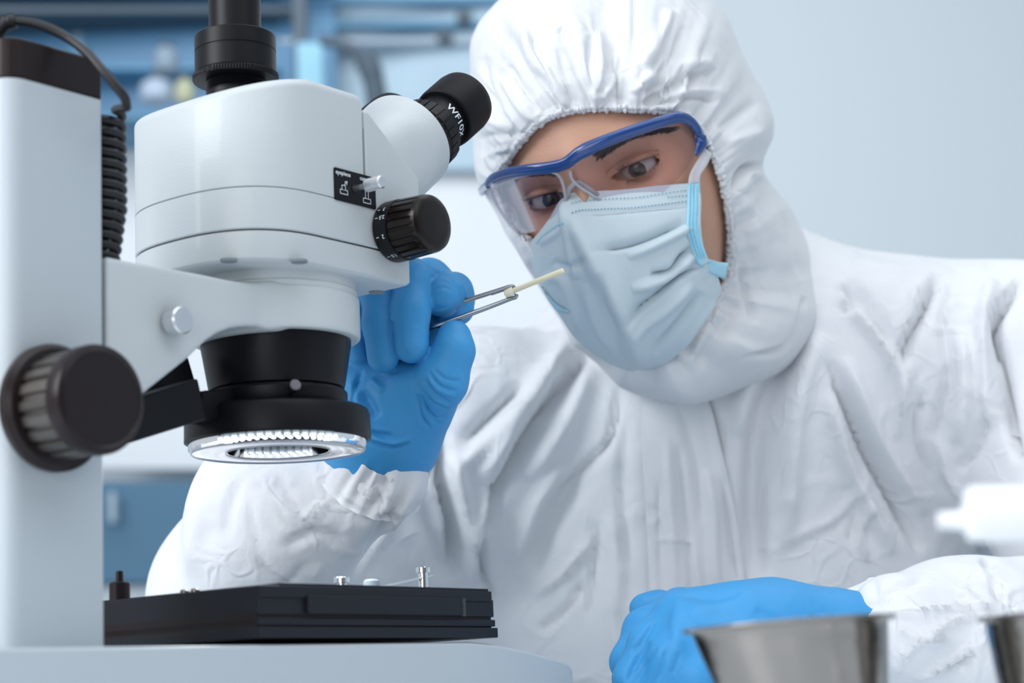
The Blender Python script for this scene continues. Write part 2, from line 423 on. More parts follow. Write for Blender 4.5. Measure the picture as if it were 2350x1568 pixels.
# ---- laboratory background
cab = empty('wall_cabinet', tuple(Pn(300, 300, 4.6)), 'blue glass-fronted cabinet high on the back wall, behind the microscope', 'cabinet')
bgbox('back_panel', -700, -300, 760, 330, 4.75, .03, M['blue_glass'], cab, .15)
bgbox('shelf_board', -700, 12, 700, 30, 4.45, .28, M['grey'], cab, .3, slope2=0)
for y_ in (150, 262):
    bgbox('shelf_board', -700, y_, 640, y_+10, 4.45, .28, M['blue_mid'], cab, .3)
bgbox('cabinet_top', -700, -90, 760, -50, 4.42, .3, M['blue_mid'], cab, .3)
bgbox('cabinet_post', 668, -60, 700, 330, 4.5, .05, M['grey'], cab, 0)
pn = empty('wall_rack', tuple(Pn(900, 60, 4.8)), 'pale blue rack of long horizontal rails high behind the eyepieces', 'rack')
bgbox('rack_panel', 700, -200, 1300, 420, 4.98, .03, mat('pale_blue', (.46, .60, .70), .6), pn, 0)
for y_, m_ in ((-10, 'blue_mid'), (46, 'blue_mid'), (86, 'pale_grey')):
    bgbox('rail', 640, y_, 1210, y_+14, 4.8, .05, M[m_], pn, .12)
for x_, y_ in ((1065, 35), (1020, 78)):
    bgbox('rail_clip', x_-18, y_-12, x_+18, y_+14, 4.7, .05, M['grey'], pn, 0)
M['bottle_grey'] = mat('bottle_grey', (.20, .27, .34), .5)
def bottle(px, py, d, rpx, hpx, m, label):
    r = rpx/F*d; h = hpx/F*d; c = Pn(px, py, d)
    t = empty('bottle', tuple(c), label, 'bottle')
    lathe('body', [(r*.95, 0), (r, h*.05), (r, h*.6), (r*.85, h*.72), (r*.4, h*.8), (r*.4, h*.88)], c, Z, m, t, 24)
    lathe('cap', [(r*.5, h*.86), (r*.5, h), (r*.1, h)], c, Z, M['grey'], t, 20)
bottle(382, 165, 4.5, 30, 70, M['bottle_grey'], 'grey bottle on the blue cabinet shelf left of the camera tube')
bottle(360, 232, 4.42, 38, 60, M['jar'], 'white jar below the grey bottle in the blue cabinet')
bottle(425, 236, 4.4, 24, 66, M['yellow'], 'pale yellow bottle just left of the camera tube')
bottle(180, 148, 4.5, 24, 70, M['blue_dark'], 'dark blue bottle on the shelf above the cable loop')
fl = empty('bench_lamp', tuple(Pn(880, 330, 4.3)), 'dark bent arm of a bench lamp far behind the eyepieces', 'lamp')
tube('lamp_arm_tube', catmull([tuple(Pn(x, y, 4.3)) for x, y in ((735, 92), (790, 105), (835, 135), (856, 180), (866, 260), (868, 420))], 8), [.012]*8+[.016]*8+[.026]*8+[.024]*8+[.010]*9, M['grey'], fl, 12)
bgbox('lamp_shade', 680, 96, 740, 300, 4.4, .05, mat('soft_blue', (.25, .48, .62), .6), fl, 0)
wb = empty('white_panel', tuple(Pn(1000, 500, 4.9)), 'bright white panel with a blue edge strip behind the hand', 'panel')
bgbox('panel_board', 200, 335, 1400, 1095, 4.92, .04, M['wall_white'], wb, 0)
bgbox('edge_strip', 640, 312, 1400, 330, 4.88, .05, mat('sky_blue', (.10, .48, .74), .5), wb, 0)
bc = empty('lab_bench', tuple(Pn(300, 1200, 4.2)), 'steel blue bench front low on the left behind the column', 'bench')
bgbox('bench_front', -600, 1104, 900, 1342, 4.3, .5, M['blue_dark'], bc, 0)
bgbox('bench_plinth', -600, 1342, 900, 1700, 4.3, .5, M['wall'], bc, 0)
bgbox('bench_handle', 250, 1130, 262, 1200, 4.24, .05, M['pale_grey'], bc, 0)
#@END

# ------------------------------------------------------------------ microscope
mic = empty('microscope', tuple(ML((0, 0, .75))), 'white trinocular stereo microscope on a black and white stand with dark focus knob', 'microscope')
# base
bp = [(-.28, .829), (-.24, .8315), (.078, .8335), (.1, .8322), (.13, .828), (.158, .8228), (.1645, .8208), (.1670, .8175), (.1675, .8085), (-.28, .8065)]
o = prism('base', bp, lambda a, z, b: ML((a, b, z)), .06, -.115, M['enamel_fine'], mic, .0022, 3)
o = prism('base_foot', [(-.278, .75), (.164, .75), (.164, .809), (-.278, .807)], lambda a, z, b: ML((a, b, z)), .057, -.112, M['black_plastic'], mic, .002)
# column
lathe_rr = rrect(-.1965, -.03, -.141, .03, .006, 6)
lathe_rr = [(a, b) for a, b in rrect(-.1965, -.03, -.141, .03, .0045, 5)]
def ring_prism(name, outl, z0, z1, m, parent, bev=None):
    return prism(name, outl, lambda a, b, z: ML((a, b, z)), z0, z1, m, parent, bev)
col_out = []
for cx, cy, a0, r in ((-.1425, .0285, 0, .0015), (-.1855, .020, 90, .010), (-.1855, -.020, 180, .010), (-.1425, -.0285, 270, .0015)):
    for k in range(9):
        t_ = math.radians(a0+90*k/8); col_out.append((cx+r*math.cos(t_), cy+r*math.sin(t_)))
ring_prism('column', col_out, .8325, 1.0868, M['enamel_fine'], mic)
capo = [((a+.1685)*1.0+-.1685, b*1.0) for a, b in col_out]
o = ring_prism('column_cap', capo, 1.0868, 1.1065, M['black_plastic'], mic, .0018)
box('column_gap_shade', (-.1412, -.022, .85), (-.1392, .022, 1.03), M['gap'], mic, None, mlf)  # dark strip standing in for the shade between column and arm
# holder arm: gusset plate merging into the round clamp
armpx = [(246, 589), (300, 600), (400, 617), (470, 630), (520, 641), (560, 647), (600, 650), (640, 652)]
armpb = [(640, 752), (600, 749), (560, 749), (530, 753), (500, 765), (475, 782), (455, 800), (430, 825), (345, 892), (300, 930), (246, 960)]
prof = [onB(x, y, .029) for x, y in armpx+armpb]
# build by distance field so plate and clamp run together smoothly
PP = np.array(prof)
def sd_poly(q, P2):
    d = np.full(len(q), 1e9); s = np.ones(len(q)); n = len(P2)
    for i in range(n):
        a = P2[i]; b = P2[(i+1) % n]; e = b-a; wv = q-a
        t = np.clip((wv@e)/(e@e), 0, 1); dd = ((wv-t[:, None]*e)**2).sum(1); d = np.minimum(d, dd)
        c1 = q[:, 1] >= a[1]; c2 = q[:, 1] < b[1]; c3 = e[0]*wv[:, 1] > e[1]*wv[:, 0]
        flip = (c1 & c2 & c3) | (~c1 & ~c2 & ~c3); s = np.where(flip, -s, s)
    return s*np.sqrt(d)
def arm_sdf(p):
    d2 = sd_poly(p[:, [0, 2]], PP)+.0012; wz = np.abs(p[:, 1])-.0278
    pl = np.minimum(np.maximum(d2, wz), 0)+np.hypot(np.maximum(d2, 0), np.maximum(wz, 0))-.0012
    r = np.hypot(p[:, 0], p[:, 1]); e1 = r-.0432; e2 = np.abs(p[:, 2]-1.0033)-.0100
    cy = np.minimum(np.maximum(e1, e2), 0)+np.hypot(np.maximum(e1, 0), np.maximum(e2, 0))-.0012
    return smin(pl, cy, .007)
V, Q = nets(arm_sdf, (-.147, -.05, .90), (.05, .05, 1.04), .0011)
V = np.array([ML(v) for v in V])
o = mk('holder_arm', V, Q, M['enamel'], mic); sm = o.modifiers.new('s', 'SMOOTH'); sm.factor = .5; sm.iterations = 4
# clamp screw
ca, cz = onB(388, 742, .029)
def knurl(n, amp): return lambda r, h, t, i: r+(amp*(1 if int(t/(2*math.pi)*2*n+.01) % 2 else -1) if r > .001 else 0)
lathe('clamp_screw', [(.0035, -.002), (.0035, .002), (.0062, .002), (.0066, .0026), (.0066, .0095), (.0060, .0102), (0, .0102)], ML((ca, .029, cz)), B, M['chrome_sat'], mic, 96, lambda r, h, t, i: r+(.00018*math.sin(48*t) if 3 <= i <= 4 else 0))
# focus knob
kb = (-.1725, .9374)
fk = lathe('focus_knob', [(.012, 0), (.0275, .001), (.0285, .003), (.0285, .006), (.0262, .0085), (.0225, .009), (.0225, .0095)], ML((kb[0], .03, kb[1])), B, M['black_plastic'], mic, 96)
def ribs(r, h, t, i):
    if i in (0, 5, 6): return r
    k = (t/(2*math.pi)*20) % 1
    return r-(.0017 if k > .62 else 0)
g = lathe('knob_grip', [(.021, .009), (.0232, .0095), (.0234, .0125), (.0234, .026), (.0232, .0295), (.0222, .030), (.0, .030)], ML((kb[0], .03, kb[1])), B, M['knob_grip'], fk, 240, ribs)
g = lathe('knob_cap', [(.0238, .028), (.0242, .0295), (.0242, .0345), (.0236, .0362), (.0212, .0372), (.0205, .0366), (.0, .0370)], ML((kb[0], .03, kb[1])), B, M['black_plastic'], fk, 96)
# head housing
def outline(aend, n=60, rc=.004, half=.048, inset=0):
    pts = []; ex = 2.5; rear = -.0635+inset; bc_ = -.008; h = half+.008-inset; ca_ = -.015; half = h
    for k in range(n+1):
        t = -math.pi/2+math.pi*k/n  # from b=-h to b=+h round the rear
        cb = math.sin(t); ca2 = math.cos(t)
        pts.append((ca_-(ca_-rear)*abs(ca2)**(2/ex), bc_+h*math.copysign(abs(cb)**(2/ex), cb)))
    ae = aend-inset
    for k in range(6):
        t = math.radians(90-90*k/5); pts.append((ae-rc+rc*math.cos(t), bc_+h-rc+rc*math.sin(t)))
    for k in range(6):
        t = math.radians(0-90*k/5); pts.append((ae-rc+rc*math.cos(t), bc_-h+rc+rc*math.sin(t)))
    return pts
def shell(name, aend, zs, m, parent, zfun=None, rc=.004, half=.048):
    """zs: list of (z, inset)"""
    V = []; Fc = []
    for z_, ins in zs:
        ol = outline(aend, 60, rc, half, ins); n = len(ol)
        for a, b in ol:
            zz = z_ if not zfun else zfun(a, b, z_); V.append(ML((a, b, zz)))
    for i in range(len(zs)-1):
        for k in range(n):
            j = (k+1) % n; Fc.append([i*n+k, i*n+j, (i+1)*n+j, (i+1)*n+k])
    Fc.append(list(range(n))[::-1]); Fc.append([(len(zs)-1)*n+k for k in range(n)])
    o = mk(name, V, Fc, m, parent, True, 28)
    bm = bmesh.new(); bm.from_mesh(o.data); bmesh.ops.recalc_face_normals(bm, faces=bm.faces); bm.to_mesh(o.data); bm.free()
    return o
shell('lower_housing', .0560, [(1.0226, .003), (1.0232, .0012), (1.0242, .0002), (1.0250, 0), (1.0377, 0), (1.0382, .0006)], M['enamel'], mic, half=.0478)
shell('seam_shade_band', .0550, [(1.0380, .0012), (1.0400, .0012)], M['gap'], mic)  # dark band painted as the shade inside the housing seam
shell('middle_housing', .0575, [(1.0391, .0006), (1.0397, 0), (1.0601, 0), (1.0605, .0003)], M['enamel'], mic)
shell('seam_line', .0190, [(1.0600, .0006), (1.0612, .0006)], M['gap'], mic)
def roofz(a, b, z_):
    k = min(max((z_-1.0700)/.052, 0), 1)
    s = max(0, -.018-a); return z_-k*(s*.16+s*s*2.2)
rnd = [(1.1222-.0055*(1-math.sin(t)), .0055*(1-math.cos(t))) for t in [math.radians(x) for x in (0, 15, 30, 45, 60, 75, 90)]]
shell('upper_housing', .0212, [(1.0609, .0003), (1.0612, 0)]+[(z_, i_) for z_, i_ in rnd], M['enamel'], mic, roofz, rc=.003)
# prism wedge in front of the upper housing
prism('prism_wedge', [(.0216, 1.0598), (.0216, 1.1040), (.0230, 1.1035), (.0572, 1.0748), (.0575, 1.0738), (.0575, 1.0598)], lambda a, z, b: ML((a, b, z)), .048, -.064, M['enamel'], mic, .0008)
prism('prism_block', [(.0216, 1.0600), (.0216, 1.1135), (.0255, 1.1135), (.0655, 1.0835), (.0655, 1.0760), (.0580, 1.0600)], lambda a, z, b: ML((a, b, z)), .0474, -.062, M['enamel'], mic, .004, 4)
# neck disc and lens
lathe('neck_ring', [(.041, 1.0126), (.0435, 1.0135), (.0435, 1.0168), (.0425, 1.0180), (.0425, 1.0228)], ML((0, 0, 0)), Z, M['enamel'], mic, 96)
lathe('seam_line', [(.0418, 1.011), (.0432, 1.0132), (.0418, 1.0140)], ML((0, 0, 0)), Z, M['gap'], mic, 96)
lathe('objective_lens', [(.030, .966), (.0340, .966), (.0352, .9668), (.0358, .969), (.0393, .9895), (.0393, .9936), (.03, .994)], ML((0, 0, 0)), Z, M['black'], mic, 128)
lathe('lens_barrel_inside', [(.0295, .945), (.0300, .945), (.0300, .9661), (.0295, .9661)], ML((0, 0, 0)), Z, M['black'], mic, 96, lambda r, h, t, i: r, cap=False)
lathe('front_glass', [(.0, .9685), (.012, .9683), (.0295, .9675)], ML((0, 0, 0)), Z, mat('lens_glass', (.02, .025, .04), .05, coat=1), mic, 64, cap=False)
for x_, y_, bb in ((525, 598, 0), (687, 600, 0), (865, 670, 0)):
    d = Pn(x_, y_, 1)-CAM; q = CAM+d*((1.0226-.8)/d[2])-O
    lathe('screw_recess', [(.0, .0), (.0042, .0), (.0042, .0012), (.0, .0012)], ML((q@A, q@B, 1.0220)), Z, mat('recess', (.22, .25, .28), .6), mic, 24)
# eyepiece drums, tubes and cups
e_dir = A*math.cos(math.radians(38))+Z*math.sin(math.radians(38))
drum_m = M['enamel']
def drum_r(r, h, t, i):
    n = 2+1.0*min(max((-h-.010)/.02, 0), 1)
    return r/((abs(math.cos(t))**n+abs(math.sin(t))**n)**(1/n))
def eyepiece(side, lettering):
    da, dz = onB(936, 323, .022)
    c = ML((da, .0205*side, dz))
    lathe('eyepiece_drum', [(.0262, -.050), (.0265, -.036), (.0272, -.026), (.0277, -.021), (.0280, -.018), (.0284, -.014), (.0287, -.010), (.0289, -.007), (.0290, -.004), (.0288, -.0008), (.0280, 0), (0, .0)], c, e_dir, drum_m, mic, 160, drum_r)
    c2 = c+B*.0060*side-e_dir*.0006+np.cross(B, e_dir)*-.0028
    ep = lathe('eyepiece', [(.0195, .0005), (.0205, .0006), (.0205, .0035), (.0204, .0042), (.0202, .0145), (.0156, .0146), (.0154, .015), (.0154, .046)], c2, e_dir, M['black'], mic, 96)
    def rb(r, h, t, i):
        k = (t/(2*math.pi)*26) % 1
        return r-(.0011 if k > .78 and 1 <= i <= 3 else 0)
    lathe('grip_ring', [(.0150, .0050), (.0204, .0052), (.0211, .0060), (.0207, .0150), (.0198, .0160), (.0150, .0160)], c2, e_dir, M['black'], ep, 312, rb)
    lathe('eyecup', [(.0150, .0315), (.0176, .0316), (.0184, .0325), (.0187, .0350), (.0188, .0530), (.0182, .0570), (.0172, .0582), (.0150, .0570), (.012, .052), (0, .050)], c2, e_dir, M['black_rubber'], ep, 96)
    return ep, c2
ep, epc = eyepiece(1, True); eyepiece(-1, False)

def text_mesh(s, size, bold=0):
    cu = bpy.data.curves.new('t', 'FONT'); cu.body = s; cu.size = size; cu.align_x = 'CENTER'; cu.align_y = 'CENTER'; cu.resolution_u = 3; cu.offset = bold
    o = bpy.data.objects.new('t', cu); COL.objects.link(o); dg = bpy.context.evaluated_depsgraph_get(); dg.update()
    me = bpy.data.meshes.new_from_object(o.evaluated_get(dg)); v = [tuple(q.co) for q in me.vertices]; f = [list(p.vertices) for p in me.polygons]
    bpy.data.objects.remove(o); bpy.data.meshes.remove(me); return v, f
def text_on(name, s, size, fn, parent, m=None, bold=0):
    v, f = text_mesh(s, size, bold)
    return mk(name, [fn(x, y) for x, y, z in v], f, m or M['print'], parent, False)
# lettering wrapped round the eyepiece tube
ex, ey, ez_ = frame(e_dir)
def cyl_point(c, ax, r, ang, h, ref=None):
    x, y, z = frame(ax) if ref is None else ref
    return c+x*r*math.cos(ang)+y*r*math.sin(ang)+z*h
def ang_of(c, ax, r, px, py, h):
    best = None
    for k in range(720):
        a = k*math.pi/360; p = cyl_point(c, ax, r, a, h); n = p-(c+frame(ax)[2]*h)
        if n@(p-CAM) > 0: continue
        x, y, d = proj(p); e = math.hypot(x-px, y-py)
        if best is None or e < best[0]: best = (e, a)
    return best[1]
a0 = ang_of(epc, e_dir, .0154, 1064, 272, .0255)
text_on('lettering', 'WF10X', .0068, lambda x, y: cyl_point(epc, e_dir, .01552, a0+x/.0154, .0255+y), ep, bold=.00008)
# camera tube
tc_ = ML((-.0255, 0, 0))
ct = lathe('camera_tube', [(.0150, 1.11), (.0158, 1.112), (.0158, 1.1225), (.0150, 1.1232)]+sum([[(.0150, 1.1236+.0009*i), (.0157, 1.12405+.0009*i)] for i in range(9)], [])+[(.0150, 1.1322), (.0138, 1.150), (.0138, 1.19)], tc_, Z, M['black'], mic, 96)
lathe('knurled_ring', [(.0160, 1.1290), (.0222, 1.1295), (.0226, 1.1303), (.0226, 1.1325), (.0218, 1.1331)], tc_, Z, M['black'], ct, 360, lambda r, h, t, i: r-(.0004 if (t/(2*math.pi)*90) % 1 > .5 and 2 <= i <= 3 else 0))
lathe('tube_collar', [(.0210, 1.1331), (.0214, 1.1335), (.0214, 1.1446), (.0210, 1.1449), (.0210, 1.1453), (.0214, 1.1456), (.0214, 1.1535), (.0208, 1.1541), (.0138, 1.1541)], tc_, Z, M['black'], ct, 128)
# selector plate
pl = []
p00 = (-.0036, 1.0772); 
o = prism('selector_plate', rrect(-.0037, 1.0598, .0277, 1.0771, .0009, 3), lambda a, z, b: ML((a, b, z)), .0478, .0486, M['black'], mic)
def plf(u, v): return ML((u, .04866, v))
text_on('lettering', 'eyepiece', .0032, lambda x, y: plf(x+.0029, y+1.0748), o, bold=.00006)
text_on('lettering', 'camera', .0032, lambda x, y: plf(x+.0203, y+1.0748), o, bold=.00006)
def bars(name, segs, wd, parent, m=None):
    V = []; Fc = []
    for (x0, y0), (x1, y1) in segs:
        d = np.array([x1-x0, y1-y0]); l = np.linalg.norm(d); d /= l; nn = np.array([-d[1], d[0]])*wd/2; d = d*wd/2
        b = len(V)
        for sx, sy, q in ((x0, y0, -d-nn), (x1, y1, d-nn), (x1, y1, d+nn), (x0, y0, -d+nn)): V.append(plf(sx+q[0], sy+q[1]))
        Fc.append([b, b+1, b+2, b+3])
    return mk(name, V, Fc, m or M['print'], parent, False)
def rectseg(x0, y0, x1, y1): return [((x0, y0), (x1, y0)), ((x1, y0), (x1, y1)), ((x1, y1), (x0, y1)), ((x0, y1), (x0, y0))]
sx_, sy_ = .0032, 1.0650
bars('pictogram', rectseg(sx_-.0028, sy_-.0012, sx_+.0028, sy_+.0010)+rectseg(sx_-.0015, sy_+.0010, sx_+.0012, sy_+.0034)+[((sx_, sy_+.0034), (sx_+.0026, sy_+.0060)), ((sx_+.0026, sy_+.0060), (sx_+.0008, sy_+.0054)), ((sx_+.0026, sy_+.0060), (sx_+.0022, sy_+.0042))], .0004, o)
sx_, sy_ = .0207, 1.0632
bars('pictogram', rectseg(sx_-.0028, sy_-.0012, sx_+.0028, sy_+.0012)+rectseg(sx_-.0011, sy_+.0012, sx_+.0011, sy_+.0056)+[((sx_, sy_+.0056), (sx_, sy_+.0075))], .0004, o)
rod_ = lathe('pull_rod', [(.0016, -.002), (.0016, .0075), (.0030, .008), (.0034, .0086), (.0034, .0185), (.0028, .0192), (0, .0194)], ML((.0117, .0486, 1.0682)), B, M['chrome_sat'], mic, 72)
for s_ in (1, -1):
    for k in range(18):
        tube('knurl_ridge' if (s_, k) != (1, 0) else 'knurl_ridge', [cyl_point(np.array(ML((.0117, .0486, 1.0682))), B, .0034, k*math.pi/9+s_*q*.16, .0088+.0094*q/7) for q in range(8)], .00013, M['chrome_sat'], rod_, 4)
lathe('rod_hole', [(.0026, .0001), (.0026, .00025), (0, .00025)], ML((.0117, .0486, 1.0682)), B, M['black_plastic'], mic, 24)
# zoom knob
zc = onB(900, 534, .048); zk_o = ML((zc[0], .048, zc[1]))
zk = lathe('zoom_knob', [(.0155, 0), (.0163, .0008), (.0165, .0016), (.0165, .0095), (.0155, .0100), (.012, .0101)], zk_o, B, M['black'], mic, 96)
def zr(r, h, t, i):
    k = (t/(2*math.pi)*22) % 1
    return r-(.0010 if k > .66 and 2 <= i <= 4 else 0)
lathe('knob_grip', [(.012, .0095), (.0152, .0097), (.0160, .0105), (.0162, .012), (.0157, .0240), (.0156, .0265), (.0150, .0282), (.0136, .0293), (.010, .0299), (0, .0302)], zk_o, B, M['knob_grip_dark'], zk, 264, zr)
for s_, px_, py_ in (('3', 897, 490), ('2.5', 893, 503), ('2', 902, 536), ('1.5', 914, 573), ('1.2', 934, 593)):
    aa = ang_of(zk_o, B, .0165, px_, py_, .0060)
    dy_ = proj(cyl_point(zk_o, B, .0166, aa+.05, .006)[None])[1][0]-proj(cyl_point(zk_o, B, .0166, aa, .006)[None])[1][0]
    sg_ = 1 if dy_ > 0 else -1
    text_on('lettering', s_, .0031, lambda x, y, aa=aa, sg_=sg_: cyl_point(zk_o, B, .01658, aa+sg_*y/.0165, .0071-x), zk, bold=.00003)
    V = [cyl_point(zk_o, B, .01658, aa+u/.0165, h) for u, h in ((-.00018, .0024), (.00018, .0024), (.00018, .0042), (-.00018, .0042))]
    mk('scale_mark', V, [[0, 1, 2, 3]], M['print'], zk, False)

# mechanical stage
st = box('stage', (-.0735, -.10, .8545), (.0975, .0600, .8600), M['black_stage'], mic, .0006, mlf)
box('stage_slider', (-.043, .0580, .8470), (.0720, .0612, .8560), M['black_stage'], st, .0006, mlf)
box('stage_layer', (-.0735, -.10, .8465), (.1000, .0588, .8556), M['black_stage'], st, .0005, mlf)
box('stage_layer', (-.0738, -.10, .8415), (.1000, .0596, .8450), M['black_stage'], st, .0005, mlf)
box('stage_layer', (-.0738, -.10, .8405), (.0995, .0570, .8475), M['black_plastic'], st, None, mlf)
box('stage_layer', (-.0742, -.10, .8356), (.1012, .0602, .8408), M['black_stage'], st, .0005, mlf)
box('stage_top_plate', (-.060, -.09, .8598), (.0960, .0590, .8614), M['black_stage'], st, .0004, mlf)
box('stage_gap', (.0722, .0575, .8466), (.0752, .0601, .8560), M['gap'], st, None, mlf)
for px_, py_, hh in ((970, 1302, .0098), (784, 1325, .0055)):
    d = Pn(px_, py_, 1)-CAM
    a_, z_ = onB(px_, py_, .02)
    lathe('clip_post', [(.0025, .861-z_), (.0028, .861-z_), (.0028, -.0032), (.0040, -.003), (.0041, -.0004), (.0037, 0), (0, 0)], ML((a_, .02, z_)), Z, M['chrome'], st, 48)
a_, z_ = onB(970, 1302, .02)
V = [ML(p) for p in ((a_-.045, .014, .8622), (a_+.006, .016, z_-.0045), (a_+.006, .022, z_-.0045), (a_-.045, .020, .8622))]
solid(mk('spring_clip', V, [[0, 1, 2, 3]], M['chrome'], st, False), .0006)
a_, z_ = onB(852, 1330, .02)
lathe('clip_button', [(.0045, .861-z_), (.0042, -.001), (.003, 0), (0, .0003)], ML((a_, .02, z_)), Z, M['pale_grey'], st, 24)
a_, z_ = onA_ = (None, None)
d = Pn(255, 1385, 1)-CAM; tt = ((O-A*.0735-CAM)@A)/(d@A); q = CAM+d*tt-O
lathe('stage_knob', [(.0052, -.004), (.0052, .010), (.0046, .0106), (.002, .0108), (.0018, .016), (0, .0165)], ML((-.068, q@B, q[2])), Z, M['black_plastic'], st, 32)
for px_ in (397, 421):
    d = Pn(px_, 1370, 1)-CAM; tt = ((O-A*.0735-CAM)@A)/(d@A); q = CAM+d*tt-O
    lathe('stage_screw', [(.0022, -.002), (.0022, .0003), (.0016, .0008), (0, .0008)], ML((-.066, q@B, .8613)), Z, M['steel'], st, 16)

# ------------------------------------------------------------------ ring light
rl = empty('ring_light', tuple(ML((0, 0, .935))), 'black LED ring light with clear cover clamped under the objective', 'lamp')
lathe('housing', [(.0265, .941), (.0265, .957), (.0365, .9570), (.0455, .9560), (.0473, .9548), (.0482, .9520), (.0484, .9400), (.0470, .9392), (.0462, .9400), (.0462, .944), (.0265, .944)], ML((0, 0, 0)), Z, M['black'], rl, 160, cap=False)
lathe('mount_collar', [(.034, .9570), (.0362, .9570), (.0368, .9580), (.0368, .9640), (.0356, .9655), (.034, .9655)], ML((0, 0, 0)), Z, M['black'], rl, 128, cap=False)
lathe('led_board', [(.0270, .9430), (.0455, .9430)], ML((0, 0, 0)), Z, M['led_bed'], rl, 96, cap=False)
lathe('clear_cover', [(.0458, .9420), (.0462, .9385), (.0462, .9362), (.0452, .9346), (.0435, .9340), (.0275, .9340), (.0262, .9346), (.0258, .9420)], ML((0, 0, 0)), Z, M['cover'], rl, 160, cap=False)
tube('cover_rim', [ML((.0446*math.cos(t), .0446*math.sin(t), .9342)) for t in np.linspace(0, 2*math.pi, 121)[:-1]], .00045, M['lens_edge'], rl, 8, True)
tube('cover_rim', [ML((.0272*math.cos(t), .0272*math.sin(t), .9343)) for t in np.linspace(0, 2*math.pi, 101)[:-1]], .0004, M['lens_edge'], rl, 8, True)
V, Fc = lathe_data([(.00165, .0), (.00165, -.0035), (.0013, -.0046), (.0006, -.0051), (0.00001, -.0052)], np.array([0, 0, 0.]), Z, 12)
ledme = None
for ri, (rr, nn) in enumerate(((.0300, 44), (.0347, 50), (.0394, 56), (.0435, 60))):
    for k in range(nn):
        t_ = 2*math.pi*(k+.5*(ri % 2))/nn
        if ledme is None:
            o = mk('led', V, Fc, M['led_body'], rl); ledme = o.data; ledme.materials.append(M['led'])
            for q_, po in enumerate(ledme.polygons): po.material_index = 1 if q_ >= 24 else 0
        else:
            o = bpy.data.objects.new('led', ledme); COL.objects.link(o); adopt(o, rl)
        p = ML((rr*math.cos(t_), rr*math.sin(t_), .9425)); o.location = p
rll = bpy.data.lights.new('ring_glow', 'AREA'); rll.shape = 'DISK'; rll.size = .08; rll.energy = .15; rll.color = (.9, .96, 1)
rlo = bpy.data.objects.new('ring_glow', rll); COL.objects.link(rlo); adopt(rlo, rl); rlo.location = ML((0, 0, .9325))
# thumb screw and cable bracket
a1 = .0; q0 = Pn(661, 903, 1)-CAM
def near_pt(px, py, r):
    d = Pn(px, py, 1)-CAM; dx, dy = d[0], d[1]; ox, oy = CAM[0]-O[0], CAM[1]-O[1]
    a = dx*dx+dy*dy; b = 2*(ox*dx+oy*dy); c = ox*ox+oy*oy-r*r; s = (-b-math.sqrt(max(b*b-4*a*c, 0)))/(2*a); return CAM+d*s
p0 = near_pt(664, 903, .0366); outv = p0-O; outv[2] = 0; outv /= np.linalg.norm(outv); outv = outv+Z*.35; outv /= np.linalg.norm(outv)
lathe('thumb_screw', [(.0012, -.001), (.0012, .0060), (.0030, .0064), (.0032, .0072), (.0031, .0105), (.0026, .0110), (0, .0110)], p0, outv+B*.28, M['screw_dark'], rl, 36)
brk = [(476, 872), (458, 868), (350, 906), (250, 960), (262, 1030), (300, 1018), (430, 975), (478, 962)]
prism('cable_bracket', [onB(x, y, .012) for x, y in [(455, 868), (340, 905), (240, 945), (250, 1035), (300, 1017), (430, 976), (476, 962)]], lambda a, z, b: ML((a, b, z)), .012, -.010, M['black'], rl, .0012)
prism('bracket_arm', [onB(x, y, -.012) for x, y in [(432, 818), (448, 872), (452, 885), (330, 930), (330, 880)]], lambda a, z, b: ML((a, b, z)), -.012, -.026, M['black'], rl, .001)
prism('bracket_arm', [onB(x, y, .006) for x, y in [(540, 888), (465, 897), (462, 965), (540, 965)]], lambda a, z, b: ML((a, b, z)), .006, -.012, M['black'], rl, .001)


# ------------------------------------------------------------------ coiled cable
cc = np.array(ML((-.1275, .0135, 0)))
x0_, y0_, _d = proj(cc+Z*1.0); 
zt = 1.0865; zb = 1.011; turns = 15; pts = []
loop = [P(-40, 160, .90), P(-25, 95, .90), P(2, 58, .90), P(40, 48, .90), P(95, 58, .90), P(150, 84, .90), P(200, 122, .895), P(240, 168, .89), P(272, 205, .89), P(287, 226, .892), P(291, 246, .896)]
lp = catmull([tuple(v) for v in loop], 8)
zh = lp[-1][2]
N_ = turns*22
hel = []
for k in range(N_+1):
    u_ = k/N_; t_ = 2*math.pi*turns*u_
    r_ = .0098-.0040*max(0, (u_-.6)/.4)
    hel.append(cc+B*r_*math.cos(t_)+A*r_*math.sin(t_)+Z*(zt+(zb-zt)*u_**.95))
pts = np.concatenate([lp, catmull([tuple(lp[-4]), tuple(lp[-1]), tuple(hel[0]), tuple(hel[4])], 6)[7:12], np.array(hel), np.array([cc+Z*(zb-.01)+A*(-.004)])])
tag(tube('coiled_cable', pts, .0022, M['cable'], None, 10), 'black coiled cable hanging beside the white microscope column', 'cable')
sl = tube('strain_relief', catmull([tuple(P(x, y, .90)) for x, y in ((-14, 92), (-2, 70), (14, 54), (34, 48))], 14), None or .0034, M['cable'], None, 14)
co = get_co(sl); n_ = len(co)//14
for i in range(n_):
    c_ = co[i*14:(i+1)*14].mean(0); co[i*14:(i+1)*14] = c_+(co[i*14:(i+1)*14]-c_)*(1.12 if (i//3) % 2 else .84)
set_co(sl, co)
sl.parent = [o for o in COL.objects if o.name == 'coiled_cable'][0]

# ------------------------------------------------------------------ person
per = empty('person', (.15, 1.5, .4), 'person in white hooded coverall, blue-rimmed goggles, face mask and blue gloves, holding tweezers', 'person')
